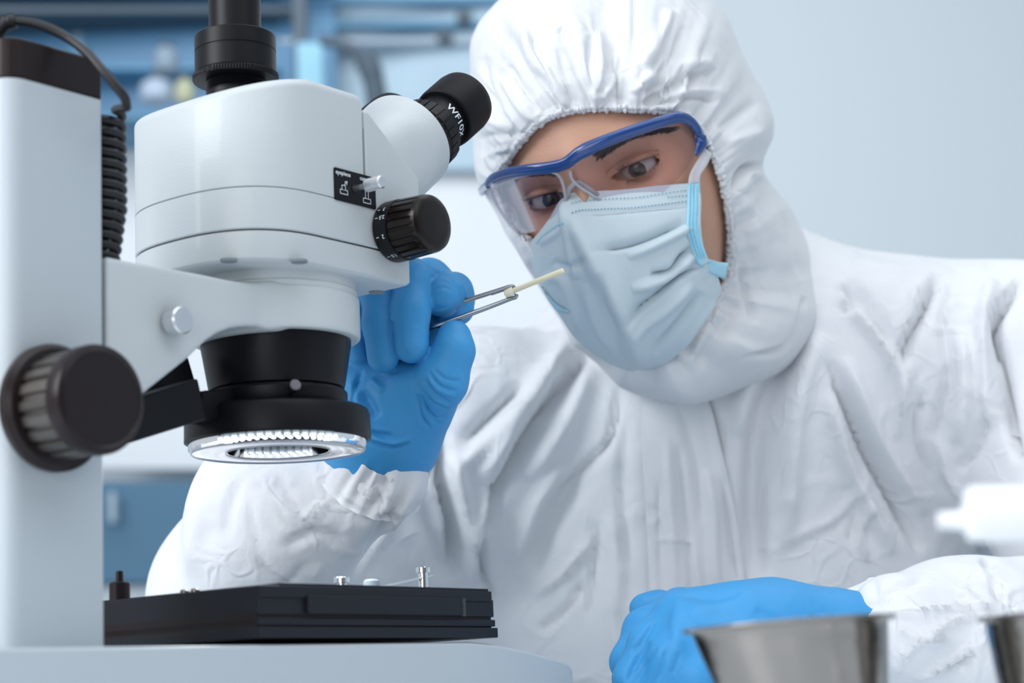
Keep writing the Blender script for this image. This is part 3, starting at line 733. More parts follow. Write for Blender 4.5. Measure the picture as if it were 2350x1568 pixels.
# head frame: s towards the photo's right, u up, f where the face points
psi = math.radians(19); th = math.radians(9); rho = math.radians(17.6)
Sv, Uv, Fv = rt.copy(), up.copy(), -fw
Sv, Fv = Sv*math.cos(psi)+Fv*math.sin(psi), Fv*math.cos(psi)-rt*math.sin(psi)
Fv, Uv = Fv*math.cos(th)-Uv*math.sin(th), Uv*math.cos(th)+Fv*math.sin(th)
def rot_roll(v):
    x, y, z = v@rt, v@up, v@fw; c, s = math.cos(rho), math.sin(rho)
    return rt*(x*c-y*s)+up*(x*s+y*c)+fw*z
Sv, Uv, Fv = rot_roll(Sv), rot_roll(Uv), rot_roll(Fv)
EYE = (.0302, -.001, .0620)
Hc = Pn(1354, 424, 1.215)-Fv*(EYE[2]+.012)-Uv*EYE[1]
def H(s, u, f): return Hc+Sv*s+Uv*u+Fv*f
def Hl(p): q = p-Hc; return q@Sv, q@Uv, q@Fv

gaze_t = Pn(1330, 800, .92)
def face_xyz(x, y, z):
    """unit sphere direction (side, up, front) -> head surface"""
    lo = np.clip(-y, 0, 1)
    s = .0765*x*(1-.30*lo**1.6)
    u = np.where(y > 0, .112*y, .126*y)
    f = np.where(z > 0, .0885*np.abs(z)**(1-.35*lo), -.098*np.abs(z)**(1-.0*lo))
    f = f-np.where(y < 0, .018*lo**2, 0)*(z > 0)*0+.0*lo
    fr = np.clip(z*2.5, 0, 1)
    g = lambda cs, cu, ws, wu: np.exp(-((s-cs)/ws)**2-((u-cu)/wu)**2)
    f = f+fr*(.010*g(0, -.008, .0085, .022)+.020*g(0, -.036, .0125, .018)+.008*g(0, -.044, .017, .008)
              + .0045*(g(.03, .019, .022, .009)+g(-.03, .019, .022, .009))+.003*g(0, .02, .012, .01)
              - .0145*(g(.030, -.001, .0165, .0125)+g(-.030, -.001, .0165, .0125))
              + .005*(g(.045, -.032, .02, .02)+g(-.045, -.032, .02, .02))
              + .006*g(0, -.070, .022, .007)+.005*g(0, -.081, .018, .006)-.004*g(0, -.0755, .02, .002)+.008*g(0, -.105, .02, .014))
    # temples slightly hollow
    s = s*(1-.05*np.exp(-((u-.01)/.03)**2-((z-.25)/.3)**2))
    # eyes: lids follow the ball, the opening between them is sunk behind it
    for sg in (-1, 1):
        dx = s-sg*EYE[0]; dy = u-EYE[1]; r = np.hypot(dx, dy)
        ball = EYE[2]+np.sqrt(np.clip(.0136**2-r*r, 0, None))
        k = np.clip((.0150-r)/.004, 0, 1)*(z > 0)
        f = f*(1-k)+np.maximum(f, ball)*k
        xx = dx*sg
        # lid margins (upper lid lowered: the eyes look down)
        yu = .0036*np.sqrt(np.clip(1-(np.abs(xx+.001)/.0145)**2, 0, 1))+.0012*xx/.0145
        yl = -.0052*np.sqrt(np.clip(1-(np.abs(xx-.0005)/.0145)**2, 0, 1))**1.2+.0008*xx/.0145
        inside = np.clip((yu-dy)/.0005, 0, 1)*np.clip((dy-yl)/.0005, 0, 1)*(np.abs(xx) < .0142)*(z > 0)
        f = f-inside*.0075
        # upper lid crease
        yc = yu+.0042
        f = f-.0011*np.exp(-((dy-yc)/.0009)**2)*(np.abs(xx) < .016)*(z > 0)
        # lid edge thickness
        f = f+.0006*np.exp(-((dy-yu-.0006)/.0006)**2)*(np.abs(xx) < .014)*(z > 0)+.0005*np.exp(-((dy-yl+.0006)/.0006)**2)*(np.abs(xx) < .014)*(z > 0)
    return s, u, f
nl, nt_ = 620, 420
tl_ = np.linspace(0, 1, nl, endpoint=False)
lon = np.where(tl_ < .8, (tl_/.8-.5)*math.pi*1.15, (.575+(tl_-.8)/.2*.85)*math.pi)
v_ = np.linspace(-1, 1, nt_); lat = (v_*.62+.38*v_**3)*math.pi/2*.999
LA, LO = np.meshgrid(lat, lon, indexing='ij')
s_, u_, f_ = face_xyz(np.cos(LA)*np.sin(LO), np.sin(LA), np.cos(LA)*np.cos(LO))
# the neck runs down from the skull base as part of the same skin
G = Hc+s_[..., None]*Sv+u_[..., None]*Uv+f_[..., None]*Fv
lowk = np.clip((-.55-np.sin(LA))/.3, 0, 1)*np.clip(-np.cos(LO)+.15, 0, 1)
G = G+lowk[..., None]*(fw*.03+np.array([.02, .02, -.075]))
body = gridmesh('body', G, M['skin'], per, wrap=True)
# ears
for sg in (-1, 1):
    th_ = np.linspace(0, 2*math.pi, 40, endpoint=False)
    pts = [H(sg*(.064+.006*math.cos(t)), -.008+.030*math.sin(t), -.012-.016*math.cos(t)) for t in th_]
    tube('ear', pts, .0045, M['skin'], per, 8, True)

# eyes
def eye(sg):
    c = H(sg*EYE[0], EYE[1], EYE[2]); g = gaze_t-c; g /= np.linalg.norm(g)
    fr = frame(g); prof = []; 
    for k in range(49):
        t = math.pi*k/48; prof.append((.0121*math.sin(t)+1e-6, -.0121*math.cos(t)))
    o = lathe('eyeball', prof, c, g, M['sclera'], per, 48, cap=False)
    ir = []
    for k in range(13):
        t = (k/12)*math.radians(27.5); ir.append((.0122*math.sin(t)+1e-6, .0122*math.cos(t)+.00002))
    lathe('iris', ir[4:], c, g, M['iris'], o, 48, cap=False)
    lathe('pupil', ir[:5], c, g, M['pupil'], o, 32, cap=False)
    co = []
    for k in range(13):
        t = (k/12)*math.radians(30); co.append((.0123*math.sin(t)+1e-6, .0123*math.cos(t)+.0007*(1-(k/12)**2)+.00005))
    lathe('cornea', co, c, g, M['cornea'], o, 48, cap=False)
M['sclera'] = mat('sclera', (.46, .43, .43), .12, sss=.1, coat=.6)
M['iris'] = mat('iris', (.035, .028, .024), .2, var=((.07, .045, .03), 900))
M['pupil'] = mat('pupil', (.004, .004, .004), .1)
M['cornea'] = glassy('cornea', (1, 1, 1), .02, 1.38, (1, 1, 1))
eye(-1); eye(1)
def surf_f(s, u):
    """front surface height of the face at (s, u) by lookup on the grid"""
    m = (np.cos(LO) > .1); d = (s_-s)**2+(u_-u)**2+np.where(m, 0, 1)
    k = np.unravel_index(np.argmin(d), d.shape); return f_[k]
def strands(name, roots, m, parent, rad=.00016):
    V = []; Fc = []
    for pts, r0 in roots:
        a, b_ = tube(None, pts, [r0*(1-.8*i/(len(pts)-1)) for i in range(len(pts))], None, None, 4, cap=False)
        n0 = len(V); V += a; Fc += [[i+n0 for i in q] for q in b_]
    return tag(mk(name, V, Fc, m, parent), kind=None)
def brow(sg):
    R = []
    for i in range(400):
        t = rng.rand(); w_ = (rng.rand()-.5)
        s = .012+.043*t; u = .0150+.0055*math.sin(min(t*1.25, 1)*math.pi*.55)-.0065*max(0, t-.55)**1.0*2
        u += w_*(.0085*(1-.6*t))+rng.randn()*.0004
        f = surf_f(sg*s, u); L = .0075*(1-.3*t)
        dx = L*(.8+.3*t); dy = L*(.38-.65*t-.5*w_)
        p = [H(sg*(s+dx*k/3), u+dy*k/3-.0006*(k/3)**2, surf_f(sg*(s+dx*k/3), u+dy*k/3)+.0009*math.sin(k/3*2.6)+.0001) for k in (0, 1, 2, 3)]
        R.append((p, .00026))
    strands('eyebrow', R, M['hair'], per)
brow(-1); brow(1)
def lashes(sg):
    R = []
    for up_ in (1, 0):
        for i in range(70 if up_ else 45):
            xx = -.0125+.0265*(i+rng.rand()*.6)/(70 if up_ else 45)
            q = max(0, 1-(abs(xx)/.0146)**2)
            yy = (.0036*math.sqrt(q)+.0012*xx/.0145+.0002) if up_ else (-.0052*q**.6+.0008*xx/.0145)
            s = EYE[0]+xx; r2 = .0136**2-(xx*xx+yy*yy); f = EYE[2]+math.sqrt(max(r2, 1e-6))+.0006
            Lh = (.0078 if up_ else .0038)*(.7+.5*rng.rand()); fan = xx/.0145
            sgn = 1 if up_ else -1
            p = [H(sg*(s+Lh*.45*fan*k/3), EYE[1]+yy+sgn*Lh*(.30*k/3 if not up_ else -.25*k/3+.55*(k/3)**2), f+Lh*.75*k/3) for k in (0, 1, 2, 3)]
            R.append((p, .00020))
    strands('eyelashes', R, M['hair'], per)
lashes(-1); lashes(1)

# ---- goggles: all curves lie on a wrap-around surface standing off the face
def ray_cyl(px, py, c, rs, rf, tilt=0.0, near=True):
    """point where the line of sight meets the elliptic cylinder (s/rs)^2+((f-c)/rf)^2=1 of the head frame"""
    out = []
    px = np.atleast_1d(np.array(px, float)); py = np.atleast_1d(np.array(py, float))
    for x, y in zip(px, py):
        d = Pn(x, y, 1)-CAM; ds, du, df = d@Sv, d@Uv, d@Fv; s0, u0, f0 = Hl(CAM)
        # tilt: surface leans back towards the bottom
        df -= tilt*du; f0 -= tilt*u0
        a = (ds/rs)**2+(df/rf)**2; b = 2*(s0*ds/rs**2+(f0-c)*df/rf**2); cc_ = (s0/rs)**2+((f0-c)/rf)**2-1
        D = b*b-4*a*cc_
        t = (-b-math.sqrt(D))/(2*a) if D > 0 else -b/(2*a)
        out.append(CAM+d*t)
    return np.array(out)
gs = lambda pts: ray_cyl([p[0] for p in pts], [p[1] for p in pts], .012, .0845, .088, .12)
frame_px = [(1117, 424), (1132, 408), (1165, 396), (1215, 388), (1262, 383), (1298, 374), (1330, 352), (1370, 332), (1420, 311), (1470, 293), (1520, 277), (1558, 268), (1582, 276), (1598, 294), (1607, 315), (1608, 332), (1597, 356)]
fp = catmull(frame_px, 5)
gp = gs(fp)
n_ = len(gp); u01 = np.linspace(0, 1, n_)
hgt = np.interp(u01, [0, .06, .3, .40, .5, .7, .85, .93, 1], [.0020, .0028, .0034, .0044, .0034, .0031, .0034, .0044, .0010])
gg = tube('goggles', gp, list(hgt), M['goggle_blue'], per, 16, flat=(1, .72), hint=Uv)
g2 = gs(catmull([(x+2, y+9) for x, y in frame_px[1:-3]], 5)+0)
tube('frame_lip', g2-Fv*.0002, .0018, M['goggle_blue'], gg, 8)
# temple arm on the photo's right runs back under the hood
tp = catmull([tuple(gs([(1604, 318)])[0]), tuple(Pn(1622, 338, 1.235)), tuple(Pn(1650, 380, 1.28)), tuple(Pn(1680, 420, 1.33))], 8)
tube('temple_arm', tp, .0045, M['goggle_blue'], gg, 10, flat=(1, .5), hint=Uv)
tp = catmull([tuple(gs([(1119, 426)])[0]), tuple(H(-.090, .012, .010)), tuple(H(-.086, .016, -.02)), tuple(H(-.084, .004, -.05))], 8)
tube('temple_arm', tp, .003, M['goggle_blue'], gg, 10, flat=(1, .5), hint=Uv)
def lens(name, outline_px):
    pts = catmull(outline_px, 6, True); c = pts.mean(0); rings = 9; V = []; Fc = []; n = len(pts)
    for k in range(rings):
        q = c+(pts-c)*((k+1)/rings); V += list(gs([tuple(v) for v in q]))
    V.append(gs([tuple(c)])[0]); ci = len(V)-1
    for i in range(n): Fc.append([ci, i, (i+1) % n])
    for k in range(rings-1):
        for i in range(n): Fc.append([k*n+i, (k+1)*n+i, (k+1)*n+(i+1) % n, k*n+(i+1) % n])
    o = mk(name, V, Fc, M['lens'], gg); return o, gs([tuple(v) for v in pts])
Lr = [(1312, 395), (1330, 372), (1380, 345), (1440, 321), (1500, 301), (1550, 287), (1580, 296), (1594, 325), (1592, 360), (1570, 395), (1535, 430), (1505, 455), (1470, 478), (1430, 482), (1395, 470), (1355, 438), (1325, 420)]
Ll = [(1122, 430), (1150, 416), (1200, 401), (1250, 395), (1276, 397), (1290, 415), (1298, 445), (1299, 490), (1270, 512), (1235, 528), (1205, 535), (1180, 520), (1150, 485), (1128, 450)]
o1, e1 = lens('lens', Lr); o2, e2 = lens('lens', Ll)
tube('lens_edge', gs(catmull([(1309, 392), (1312, 410), (1328, 428), (1352, 444), (1385, 465), (1400, 470), (1440, 477), (1480, 474), (1510, 452)], 6)), [.0010]*25+[.0010-.0007*i/24 for i in range(24)], M['lens_edge'], gg, 8)
tube('lens_edge', gs(catmull([(1128, 436), (1160, 416), (1215, 400), (1262, 395), (1284, 405), (1294, 432), (1299, 465), (1299, 490)], 6)), .0010, M['lens_edge'], gg, 8)
tube('lens_edge', gs(catmull([(1122, 430), (1140, 470), (1165, 508), (1195, 540), (1212, 560)], 6)), .0009, M['lens_edge'], gg, 8)
tube('nose_bridge', gs(catmull([(1298, 495), (1298, 465), (1302, 440), (1312, 427), (1326, 421), (1345, 432), (1370, 450), (1390, 465)], 6))-Fv*.003, .0016, M['lens_edge'], gg, 8)

# ---- face mask
def ray_ell(px, py, c, R, grow=0):
    out = np.zeros((len(px), 3))
    cH = np.array(c); R = np.array(R)+grow; o0 = (np.array(Hl(CAM))-cH)/R
    for i, (x, y) in enumerate(zip(px, py)):
        d = Pn(x, y, 1)-CAM; dl = np.array([d@Sv, d@Uv, d@Fv])/R
        a = dl@dl; b = 2*o0@dl; cc_ = o0@o0-1; D = b*b-4*a*cc_
        t = (-b-math.sqrt(D))/(2*a) if D > 0 else -b/(2*a)
        out[i] = CAM+d*t
    return out
MC = (0, -.052, .020); MR = (.0735, .082, .092)
top = catmull([(1207, 572), (1250, 520), (1285, 470), (1306, 448), (1330, 442), (1375, 440), (1440, 436), (1510, 428), (1600, 421)], 10)
bot = catmull([(1287, 722), (1318, 770), (1360, 806), (1400, 832), (1440, 846), (1490, 850), (1530, 832), (1585, 775), (1655, 668)], 10)
lef = catmull([(1207, 572), (1222, 605), (1240, 650), (1262, 690), (1287, 722)], 12)
rig = catmull([(1600, 421), (1604, 480), (1600, 530), (1612, 590), (1640, 622), (1655, 668)], 12)
def resamp(p, n):
    L = np.concatenate([[0], np.cumsum(np.linalg.norm(np.diff(p, axis=0), axis=1))]); t = np.linspace(0, L[-1], n)
    return np.stack([np.interp(t, L, p[:, 0]), np.interp(t, L, p[:, 1])], 1)
nu, nv = 190, 190
tp_, bp_, lf_, rg_ = resamp(top, nu), resamp(bot, nu), resamp(lef, nv), resamp(rig, nv)
uu = np.linspace(0, 1, nu)[None, :, None]; vv = np.linspace(0, 1, nv)[:, None, None]
PX = (1-vv)*tp_[None]+vv*bp_[None]+(1-uu)*lf_[:, None]+uu*rg_[:, None]-((1-uu)*(1-vv)*tp_[0]+uu*(1-vv)*tp_[-1]+(1-uu)*vv*bp_[0]+uu*vv*bp_[-1])
Gm = ray_ell(PX[..., 0].ravel(), PX[..., 1].ravel(), MC, MR)
mk_ = gridmesh('face_mask', Gm.reshape(nv, nu, 3), M['mask'], per)
bm = bmesh.new(); bm.from_mesh(mk_.data)
co = get_co(mk_); no = get_no(mk_)
if ((no*(CAM-co)).sum(1)).mean() < 0: bmesh.ops.reverse_faces(bm, faces=bm.faces); bm.to_mesh(mk_.data)
bm.free(); mk_.data.update()
mask_folds = [
 ([(1300, 455), (1330, 520), (1370, 600), (1430, 720), (1480, 840)], 26, 5.0, 'g'),      # nose ridge and centre line
 ([(1303, 470), (1312, 560), (1325, 640)], 12, 2.2, 'g'),
 ([(1365, 578), (1430, 572), (1500, 550), (1575, 515)], 12, -2.4, 'a'),
 ([(1440, 590), (1500, 565), (1590, 520)], 9, 2.0, 'g'),
 ([(1490, 630), (1540, 622), (1565, 590), (1590, 565)], 10, -3.2, 'g'),
 ([(1450, 665), (1510, 645), (1550, 625), (1590, 585)], 12, 2.4, 'g'),
 ([(1430, 740), (1500, 690), (1560, 640), (1610, 610)], 14, -2.8, 'a'),
 ([(1450, 760), (1520, 715), (1590, 650)], 12, 1.8, 'g'),
 ([(1500, 805), (1560, 740), (1610, 670)], 12, -2.6, 'g'),
 ([(1380, 620), (1400, 700), (1440, 780)], 16, -1.6, 'g'),
 ([(1345, 650), (1370, 740), (1420, 810)], 14, 1.4, 'g'),
 ([(1240, 560), (1275, 540), (1300, 520)], 8, 1.0, 'g'),
 ([(1250, 640), (1290, 640), (1310, 690), (1330, 760)], 12, 1.5, 'g'),
 ([(1270, 600), (1310, 610), (1360, 590)], 10, -1.4, 'g'),
 ([(1600, 430), (1596, 520), (1618, 640)], 8, 1.4, 'g'),
 ([(1560, 800), (1640, 690)], 8, 1.0, 'g'),
 ([(1325, 500), (1420, 492), (1580, 478)], 3, -.5, 'c'),
]
fold(mk_, [(a[0], a[1]*.9, a[2]*2.1)+tuple(a[3:]) for a in mask_folds])
solid(mk_, .0009, 1)
def on_mask(pts, off=.0016):
    """points of the folded mask surface nearest to these places"""
    co = get_co(mk_); no = get_no(mk_); x, y, d = proj(co); out = []
    for p in pts:
        k = np.argsort((x-p[0])**2+(y-p[1])**2)[:4]; q = co[k].mean(0); n = no[k].mean(0)
        q = Pn(p[0], p[1], (q-CAM)@fw); out.append(q+n*off)
    return np.array(out)
def stitches(name, path, step, ln, wd, m, parent, fn=on_mask):
    p = resamp(catmull(path, 8), 200); L = np.concatenate([[0], np.cumsum(np.linalg.norm(np.diff(p, axis=0), axis=1))])
    V = []; Fc = []; s0 = 0
    while s0+ln < L[-1]:
        a = np.array([np.interp(s0, L, p[:, 0]), np.interp(s0, L, p[:, 1])]); b = np.array([np.interp(s0+ln, L, p[:, 0]), np.interp(s0+ln, L, p[:, 1])])
        q = fn([a, b]); va, vb = tube(None, [q[0], (q[0]+q[1])/2, q[1]], wd, None, None, 5)
        n0 = len(V); V += va; Fc += [[i+n0 for i in f] for f in vb]; s0 += step
    return mk(name, V, Fc, m, parent)
stitches('stitch_row', [(1312, 471), (1340, 464), (1400, 459), (1460, 456), (1520, 447), (1578, 439)], 8.6, 3.6, .00028, M['stitch'], mk_)
stitches('stitch_row', [(1312, 492), (1340, 485), (1400, 481), (1450, 479), (1520, 471), (1574, 464)], 7.6, 3.6, .00033, M['stitch'], mk_)
stitches('stitch_row', [(1530, 455), (1574, 451)], 8, 3.6, .00028, M['stitch'], mk_)
stitches('stitch_row', [(1236, 558), (1268, 530), (1298, 512)], 6, 3, .00030, M['stitch_light'], mk_)
# side binding strip and ear loops
def strip(name, pa, pb, n, surf, m, parent, th_=.0009):
    a = resamp(catmull(pa, 8), n); b = resamp(catmull(pb, 8), n); cols = []
    for k in range(5):
        q = a*(1-k/4)+b*(k/4); cols.append(surf([tuple(v) for v in q]))
    o = gridmesh(name, np.stack(cols, 1), m, parent); solid(o, th_, 0); return o
head_pts = Hc+s_[..., None]*Sv+u_[..., None]*Uv+f_[..., None]*Fv
hx, hy, hd = proj(head_pts.reshape(-1, 3)); 
def on_head(pts, off=.002):
    out = []
    for p in pts:
        dd = (hx-p[0])**2+(hy-p[1])**2; k = np.where(dd < max(dd.min()*1.5, 9))[0]; k = k[np.argmin(hd[k])]
        out.append(Pn(p[0], p[1], hd[k]-off))
    out = np.array(out); return out
def mixsurf(pts):
    m_ = on_mask(pts, .0020); h_ = on_head(pts, .003)
    dm = (m_-CAM)@fw; dh = (h_-CAM)@fw; d = np.minimum(dm, dh)
    # smooth the depth along the strip
    k = np.ones(7)/7; d2 = np.convolve(np.pad(d, 3, 'edge'), k, 'valid')
    return np.array([Pn(p[0], p[1], z) for p, z in zip(pts, d2)])
strip('side_binding', [(1579, 424), (1577, 480), (1576, 522), (1584, 560), (1598, 600), (1608, 612)], [(1606, 420), (1607, 470), (1604, 515), (1612, 560), (1624, 592), (1632, 600)], 40, mixsurf, M['mask_binding'], mk_)
strip('side_binding', [(1600, 606), (1622, 622), (1645, 634), (1664, 640)], [(1622, 594), (1636, 598), (1652, 602), (1672, 604)], 16, mixsurf, M['mask_binding'], mk_)
for off_ in (.22, .5, .78):
    pa = [(1579, 424), (1577, 480), (1576, 522), (1584, 560), (1598, 600)]; pb = [(1606, 420), (1607, 470), (1604, 515), (1612, 560), (1624, 592)]
    stitches('stitch_row', [(a[0]*(1-off_)+b[0]*off_, a[1]*(1-off_)+b[1]*off_) for a, b in zip(pa, pb)], 5.2, 3.4, .00032, M['stitch_light'], mk_, lambda q: mixsurf(q)+(CAM-mixsurf(q))*.0012)
strip('ear_loop', [(1580, 425), (1583, 402), (1598, 372), (1618, 340)], [(1606, 421), (1608, 402), (1622, 380), (1634, 354)], 20, mixsurf, M['mask_loop'], mk_)
strip('ear_loop', [(1250, 655), (1275, 690), (1300, 706)], [(1256, 665), (1280, 705), (1310, 712)], 10, lambda q: on_mask(q, .002), M['mask_binding'], mk_)

# ---- hood: lofted from the elastic face opening round to the back of the head
hp = [ # rim px, rim depth, outline px, outline depth
 ((1140, 440), 1.262, (1100, 425), 1.315), ((1145, 400), 1.250, (1087, 360), 1.325), ((1168, 362), 1.240, (1080, 270), 1.335), ((1202, 316), 1.228, (1078, 160), 1.345),
 ((1245, 278), 1.216, (1079, 86), 1.35), ((1300, 256), 1.206, (1135, 10), 1.355), ((1360, 249), 1.200, (1250, -60), 1.36), ((1430, 249), 1.200, (1400, -95), 1.37),
 ((1500, 252), 1.206, (1560, -60), 1.38), ((1556, 257), 1.214, (1655, 20), 1.385), ((1602, 289), 1.224, (1702, 120), 1.39), ((1629, 340), 1.236, (1760, 225), 1.39),
 ((1654, 405), 1.250, (1776, 310), 1.39), ((1670, 475), 1.262, (1748, 392), 1.39), ((1678, 550), 1.270, (1818, 485), 1.39), ((1672, 625), 1.268, (1870, 610), 1.385),
 ((1643, 690), 1.258, (1880, 740), 1.37), ((1590, 752), 1.252, (1800, 850), 1.34), ((1530, 800), 1.250, (1640, 915), 1.31), ((1490, 818), 1.250, (1500, 915), 1.30),
 ((1440, 815), 1.252, (1420, 880), 1.31), ((1385, 780), 1.258, (1345, 815), 1.32), ((1320, 715), 1.270, (1286, 742), 1.34), ((1268, 640), 1.285, (1236, 662), 1.355),
 ((1222, 565), 1.290, (1192, 585), 1.36), ((1176, 500), 1.282, (1142, 510), 1.34)]
NT = 720
rim = catmull([tuple(Pn(*h[0], h[1])) for h in hp], 40, True); sil = catmull([tuple(Pn(*h[2], h[3])) for h in hp], 40, True)
def clos(p, n):
    q = np.vstack([p, p[:1]]); idx = np.linspace(0, len(p), n, endpoint=False); return np.stack([np.interp(idx, np.arange(len(q)), q[:, k]) for k in range(3)], 1)
rim = clos(rim, NT); sil = clos(sil, NT)
# depth of the skull under the cloth, so the hood always lies on top of it
CS = 6; dm_ = np.full((420, 320), 9.0)
ix = np.clip(((hx+60)/CS).astype(int), 0, 419); iy = np.clip(((hy+260)/CS).astype(int), 0, 319)
np.minimum.at(dm_, (ix, iy), hd)
for _ in range(2):
    q = dm_.copy()
    for a_ in (-1, 0, 1):
        for b_ in (-1, 0, 1): q = np.minimum(q, np.roll(np.roll(dm_, a_, 0), b_, 1))
    dm_ = q
def clear_head(Pts, gap):
    x, y, d = proj(Pts); i = np.clip(((x+60)/CS).astype(int), 0, 419); j = np.clip(((y+260)/CS).astype(int), 0, 319)
    lim = dm_[i, j]-gap; return np.minimum(d, np.where(lim < 8, lim, 9)), x, y, d
def smooth_ring(a, n): k = np.ones(n)/n; return np.convolve(np.pad(a, n//2, 'wrap'), k, 'valid')[:len(a)]
dn, x_r, y_r, d_r = clear_head(rim, .004)
dn = smooth_ring(dn, 31)
rim = CAM+(rim-CAM)*(dn/d_r)[:, None]
back = Pn(1470, 380, 1.52)
def ppd(p): x, y, d = proj(p); return x, y, d
rx, ry, rd = proj(rim); sx2, sy2, sd2 = proj(sil)
c1 = np.array([Pn(a*.12+b*.88, c*.12+e*.88, rd_-.002+(sd_-rd_)*.05) for a, b, c, e, rd_, sd_ in zip(rx, sx2, ry, sy2, rd, sd2)])
c2 = sil*.85+back*.15; c2 = c2+fw[None]*((back-c2)@fw)[:, None]*.75
rows = []; T1 = np.linspace(0, 1, 110)**1.25; T2 = np.linspace(0, 1, 36)[1:]
inner = rim+fw*.010+(np.mean(rim, 0)-rim)*.02
rows.append(inner); rows.append(rim*.5+inner*.5-(np.mean(rim, 0)-rim)*.01)
for t in T1: rows.append((1-t)**2*rim+2*t*(1-t)*c1+t*t*sil)
for t in T2: rows.append((1-t)**2*sil+2*t*(1-t)*c2+t*t*(back+(sil-back)*.02))
Gh = np.array(rows)
for k_r in range(2, 2+len(T1)):
    dn, x_r, y_r, d_r = clear_head(Gh[k_r], .006+.006*min(1, T1[k_r-2]*8)); dn = smooth_ring(dn, 15)
    dn = np.minimum(dn, d_r); Gh[k_r] = CAM+(Gh[k_r]-CAM)*(dn/d_r)[:, None]
for _ in range(3): Gh[3:110] = (Gh[2:109]+Gh[3:110]*2+Gh[4:111])/4
# soft gathers running out from the elastic
th_i = np.arange(NT)/NT
def per_noise(n, seed, smooth=True):
    r = np.random.RandomState(seed).randn(n); x = th_i*n; i = np.floor(x).astype(int); f = x-i; f = f*f*(3-2*f)
    return r[i % n]*(1-f)+r[(i+1) % n]*f
dPn = np.gradient(Gh, axis=1); dPt = np.gradient(Gh, axis=0); NN = np.cross(dPt, dPn); NN /= np.linalg.norm(NN, axis=2)[..., None]+1e-12
if (NN[60]*(CAM-Gh[60])).sum() < 0: NN = -NN
tt = np.concatenate([[0, 0], T1, 1+T2])[:, None]
shift = lambda a, k: a
amp_f = 1.15e-3*np.exp(-(tt/.10)**1.2)
amp_m = 2.6e-3*np.clip(tt/.04, 0, 1)*np.exp(-(tt/.42)**1.6)
amp_l = 4.5e-3*np.clip(tt/.15, 0, 1)*np.exp(-((tt-.45)/.45)**2)
fine = per_noise(260, 1)*.8+per_noise(150, 2)*.6; med = per_noise(92, 3)+.5*per_noise(140, 13); lar = per_noise(34, 4)
med = np.sign(med)*np.abs(med)**.8
# gathers are strongest above the forehead
str_ = .55+.6*np.exp(-((th_i-.27)/.14)**2)
Gh = Gh+NN*((amp_f*fine+amp_m*med*str_)+amp_l*lar*.8)[..., None]
hood = gridmesh('hood', Gh, M['hood'], per, wrap=True)
bm = bmesh.new(); bm.from_mesh(hood.data)
if ((get_no(hood)*NN.reshape(-1, 3)).sum(1)).mean() < 0: bmesh.ops.reverse_faces(bm, faces=bm.faces); bm.to_mesh(hood.data)
bm.free(); hood.data.update()
hood_folds = [
 ([(1444, -40), (1446, 60), (1436, 150), (1424, 225)], 9, 2.4, 's'),
 ([(1458, -40), (1456, 60), (1450, 150), (1440, 225)], 5, -1.2, 'c'),
 ([(1218, 50), (1225, 110), (1245, 160), (1268, 215)], 7, -3.2, 'g'), ([(1205, 60), (1212, 120), (1232, 180)], 10, 2.2, 'g'),
 ([(1268, 90), (1285, 60), (1320, 50), (1345, 70)], 5, 1.8, 'g'), ([(1275, 80), (1280, 150), (1300, 215)], 7, 3.0, 'g'),
 ([(1355, 80), (1352, 150), (1358, 215)], 8, -3.2, 'g'), ([(1372, 70), (1378, 150), (1372, 210)], 8, 3.2, 'g'),
 ([(1420, 120), (1405, 180), (1385, 230)], 8, 2.8, 'g'),
 ([(1530, 130), (1500, 165), (1450, 215)], 9, 4.0, 'g'), ([(1545, 150), (1520, 185), (1480, 215)], 8, -3.4, 'g'),
 ([(1540, 20), (1520, 70), (1470, 160)], 14, 4.5, 'g'), ([(1570, 60), (1550, 120), (1500, 180)], 14, -3.0, 'g'),
 ([(1650, 160), (1590, 165), (1530, 200), (1470, 240)], 14, -4.5, 'a'), ([(1640, 145), (1570, 150), (1510, 180)], 14, 3.0, 'g'),
 ([(1650, 235), (1590, 222), (1530, 235), (1500, 240)], 7, -3.0, 'g'), ([(1660, 215), (1600, 208), (1540, 222)], 10, 2.4, 'g'),
 ([(1740, 230), (1700, 260), (1650, 300)], 14, -3.5, 'g'), ([(1760, 300), (1700, 320), (1660, 330)], 14, 3.0, 'g'),
 ([(1770, 380), (1720, 375), (1690, 400), (1680, 440)], 9, -5.0, 'a'), ([(1765, 410), (1720, 402), (1700, 440)], 12, 4.0, 'g'),
 ([(1700, 440), (1730, 520), (1740, 620)], 16, 3.5, 'g'), ([(1700, 600), (1715, 680), (1735, 740)], 9, -4.0, 'g'),
 ([(1800, 480), (1830, 560), (1850, 640)], 16, -3.0, 'g'),
 ([(1845, 680), (1820, 770), (1780, 800), (1700, 820)], 9, -5.0, 'a'), ([(1690, 700), (1640, 780), (1600, 840)], 16, -3.5, 'g'), ([(1660, 690), (1610, 770), (1580, 840)], 12, 3.0, 'g'),
 ([(1105, 130), (1120, 200), (1150, 260)], 12, -3.0, 'g'), ([(1095, 230), (1130, 280), (1180, 290)], 12, 3.0, 'g'), ([(1100, 320), (1140, 310), (1190, 310)], 8, -3.0, 'g'),
 ([(1150, 180), (1180, 230), (1215, 280)], 8, 2.5, 'g'), ([(1170, 150), (1200, 210), (1235, 260)], 7, -2.5, 'g'),
 ([(1110, 370), (1140, 350), (1170, 340)], 7, 2.5, 'g'),
]
fold(hood, hood_folds, lambda co, no, x, y, d: .0006*vnoise(co, 60, 1)+.0003*vnoise(co, 140, 2))
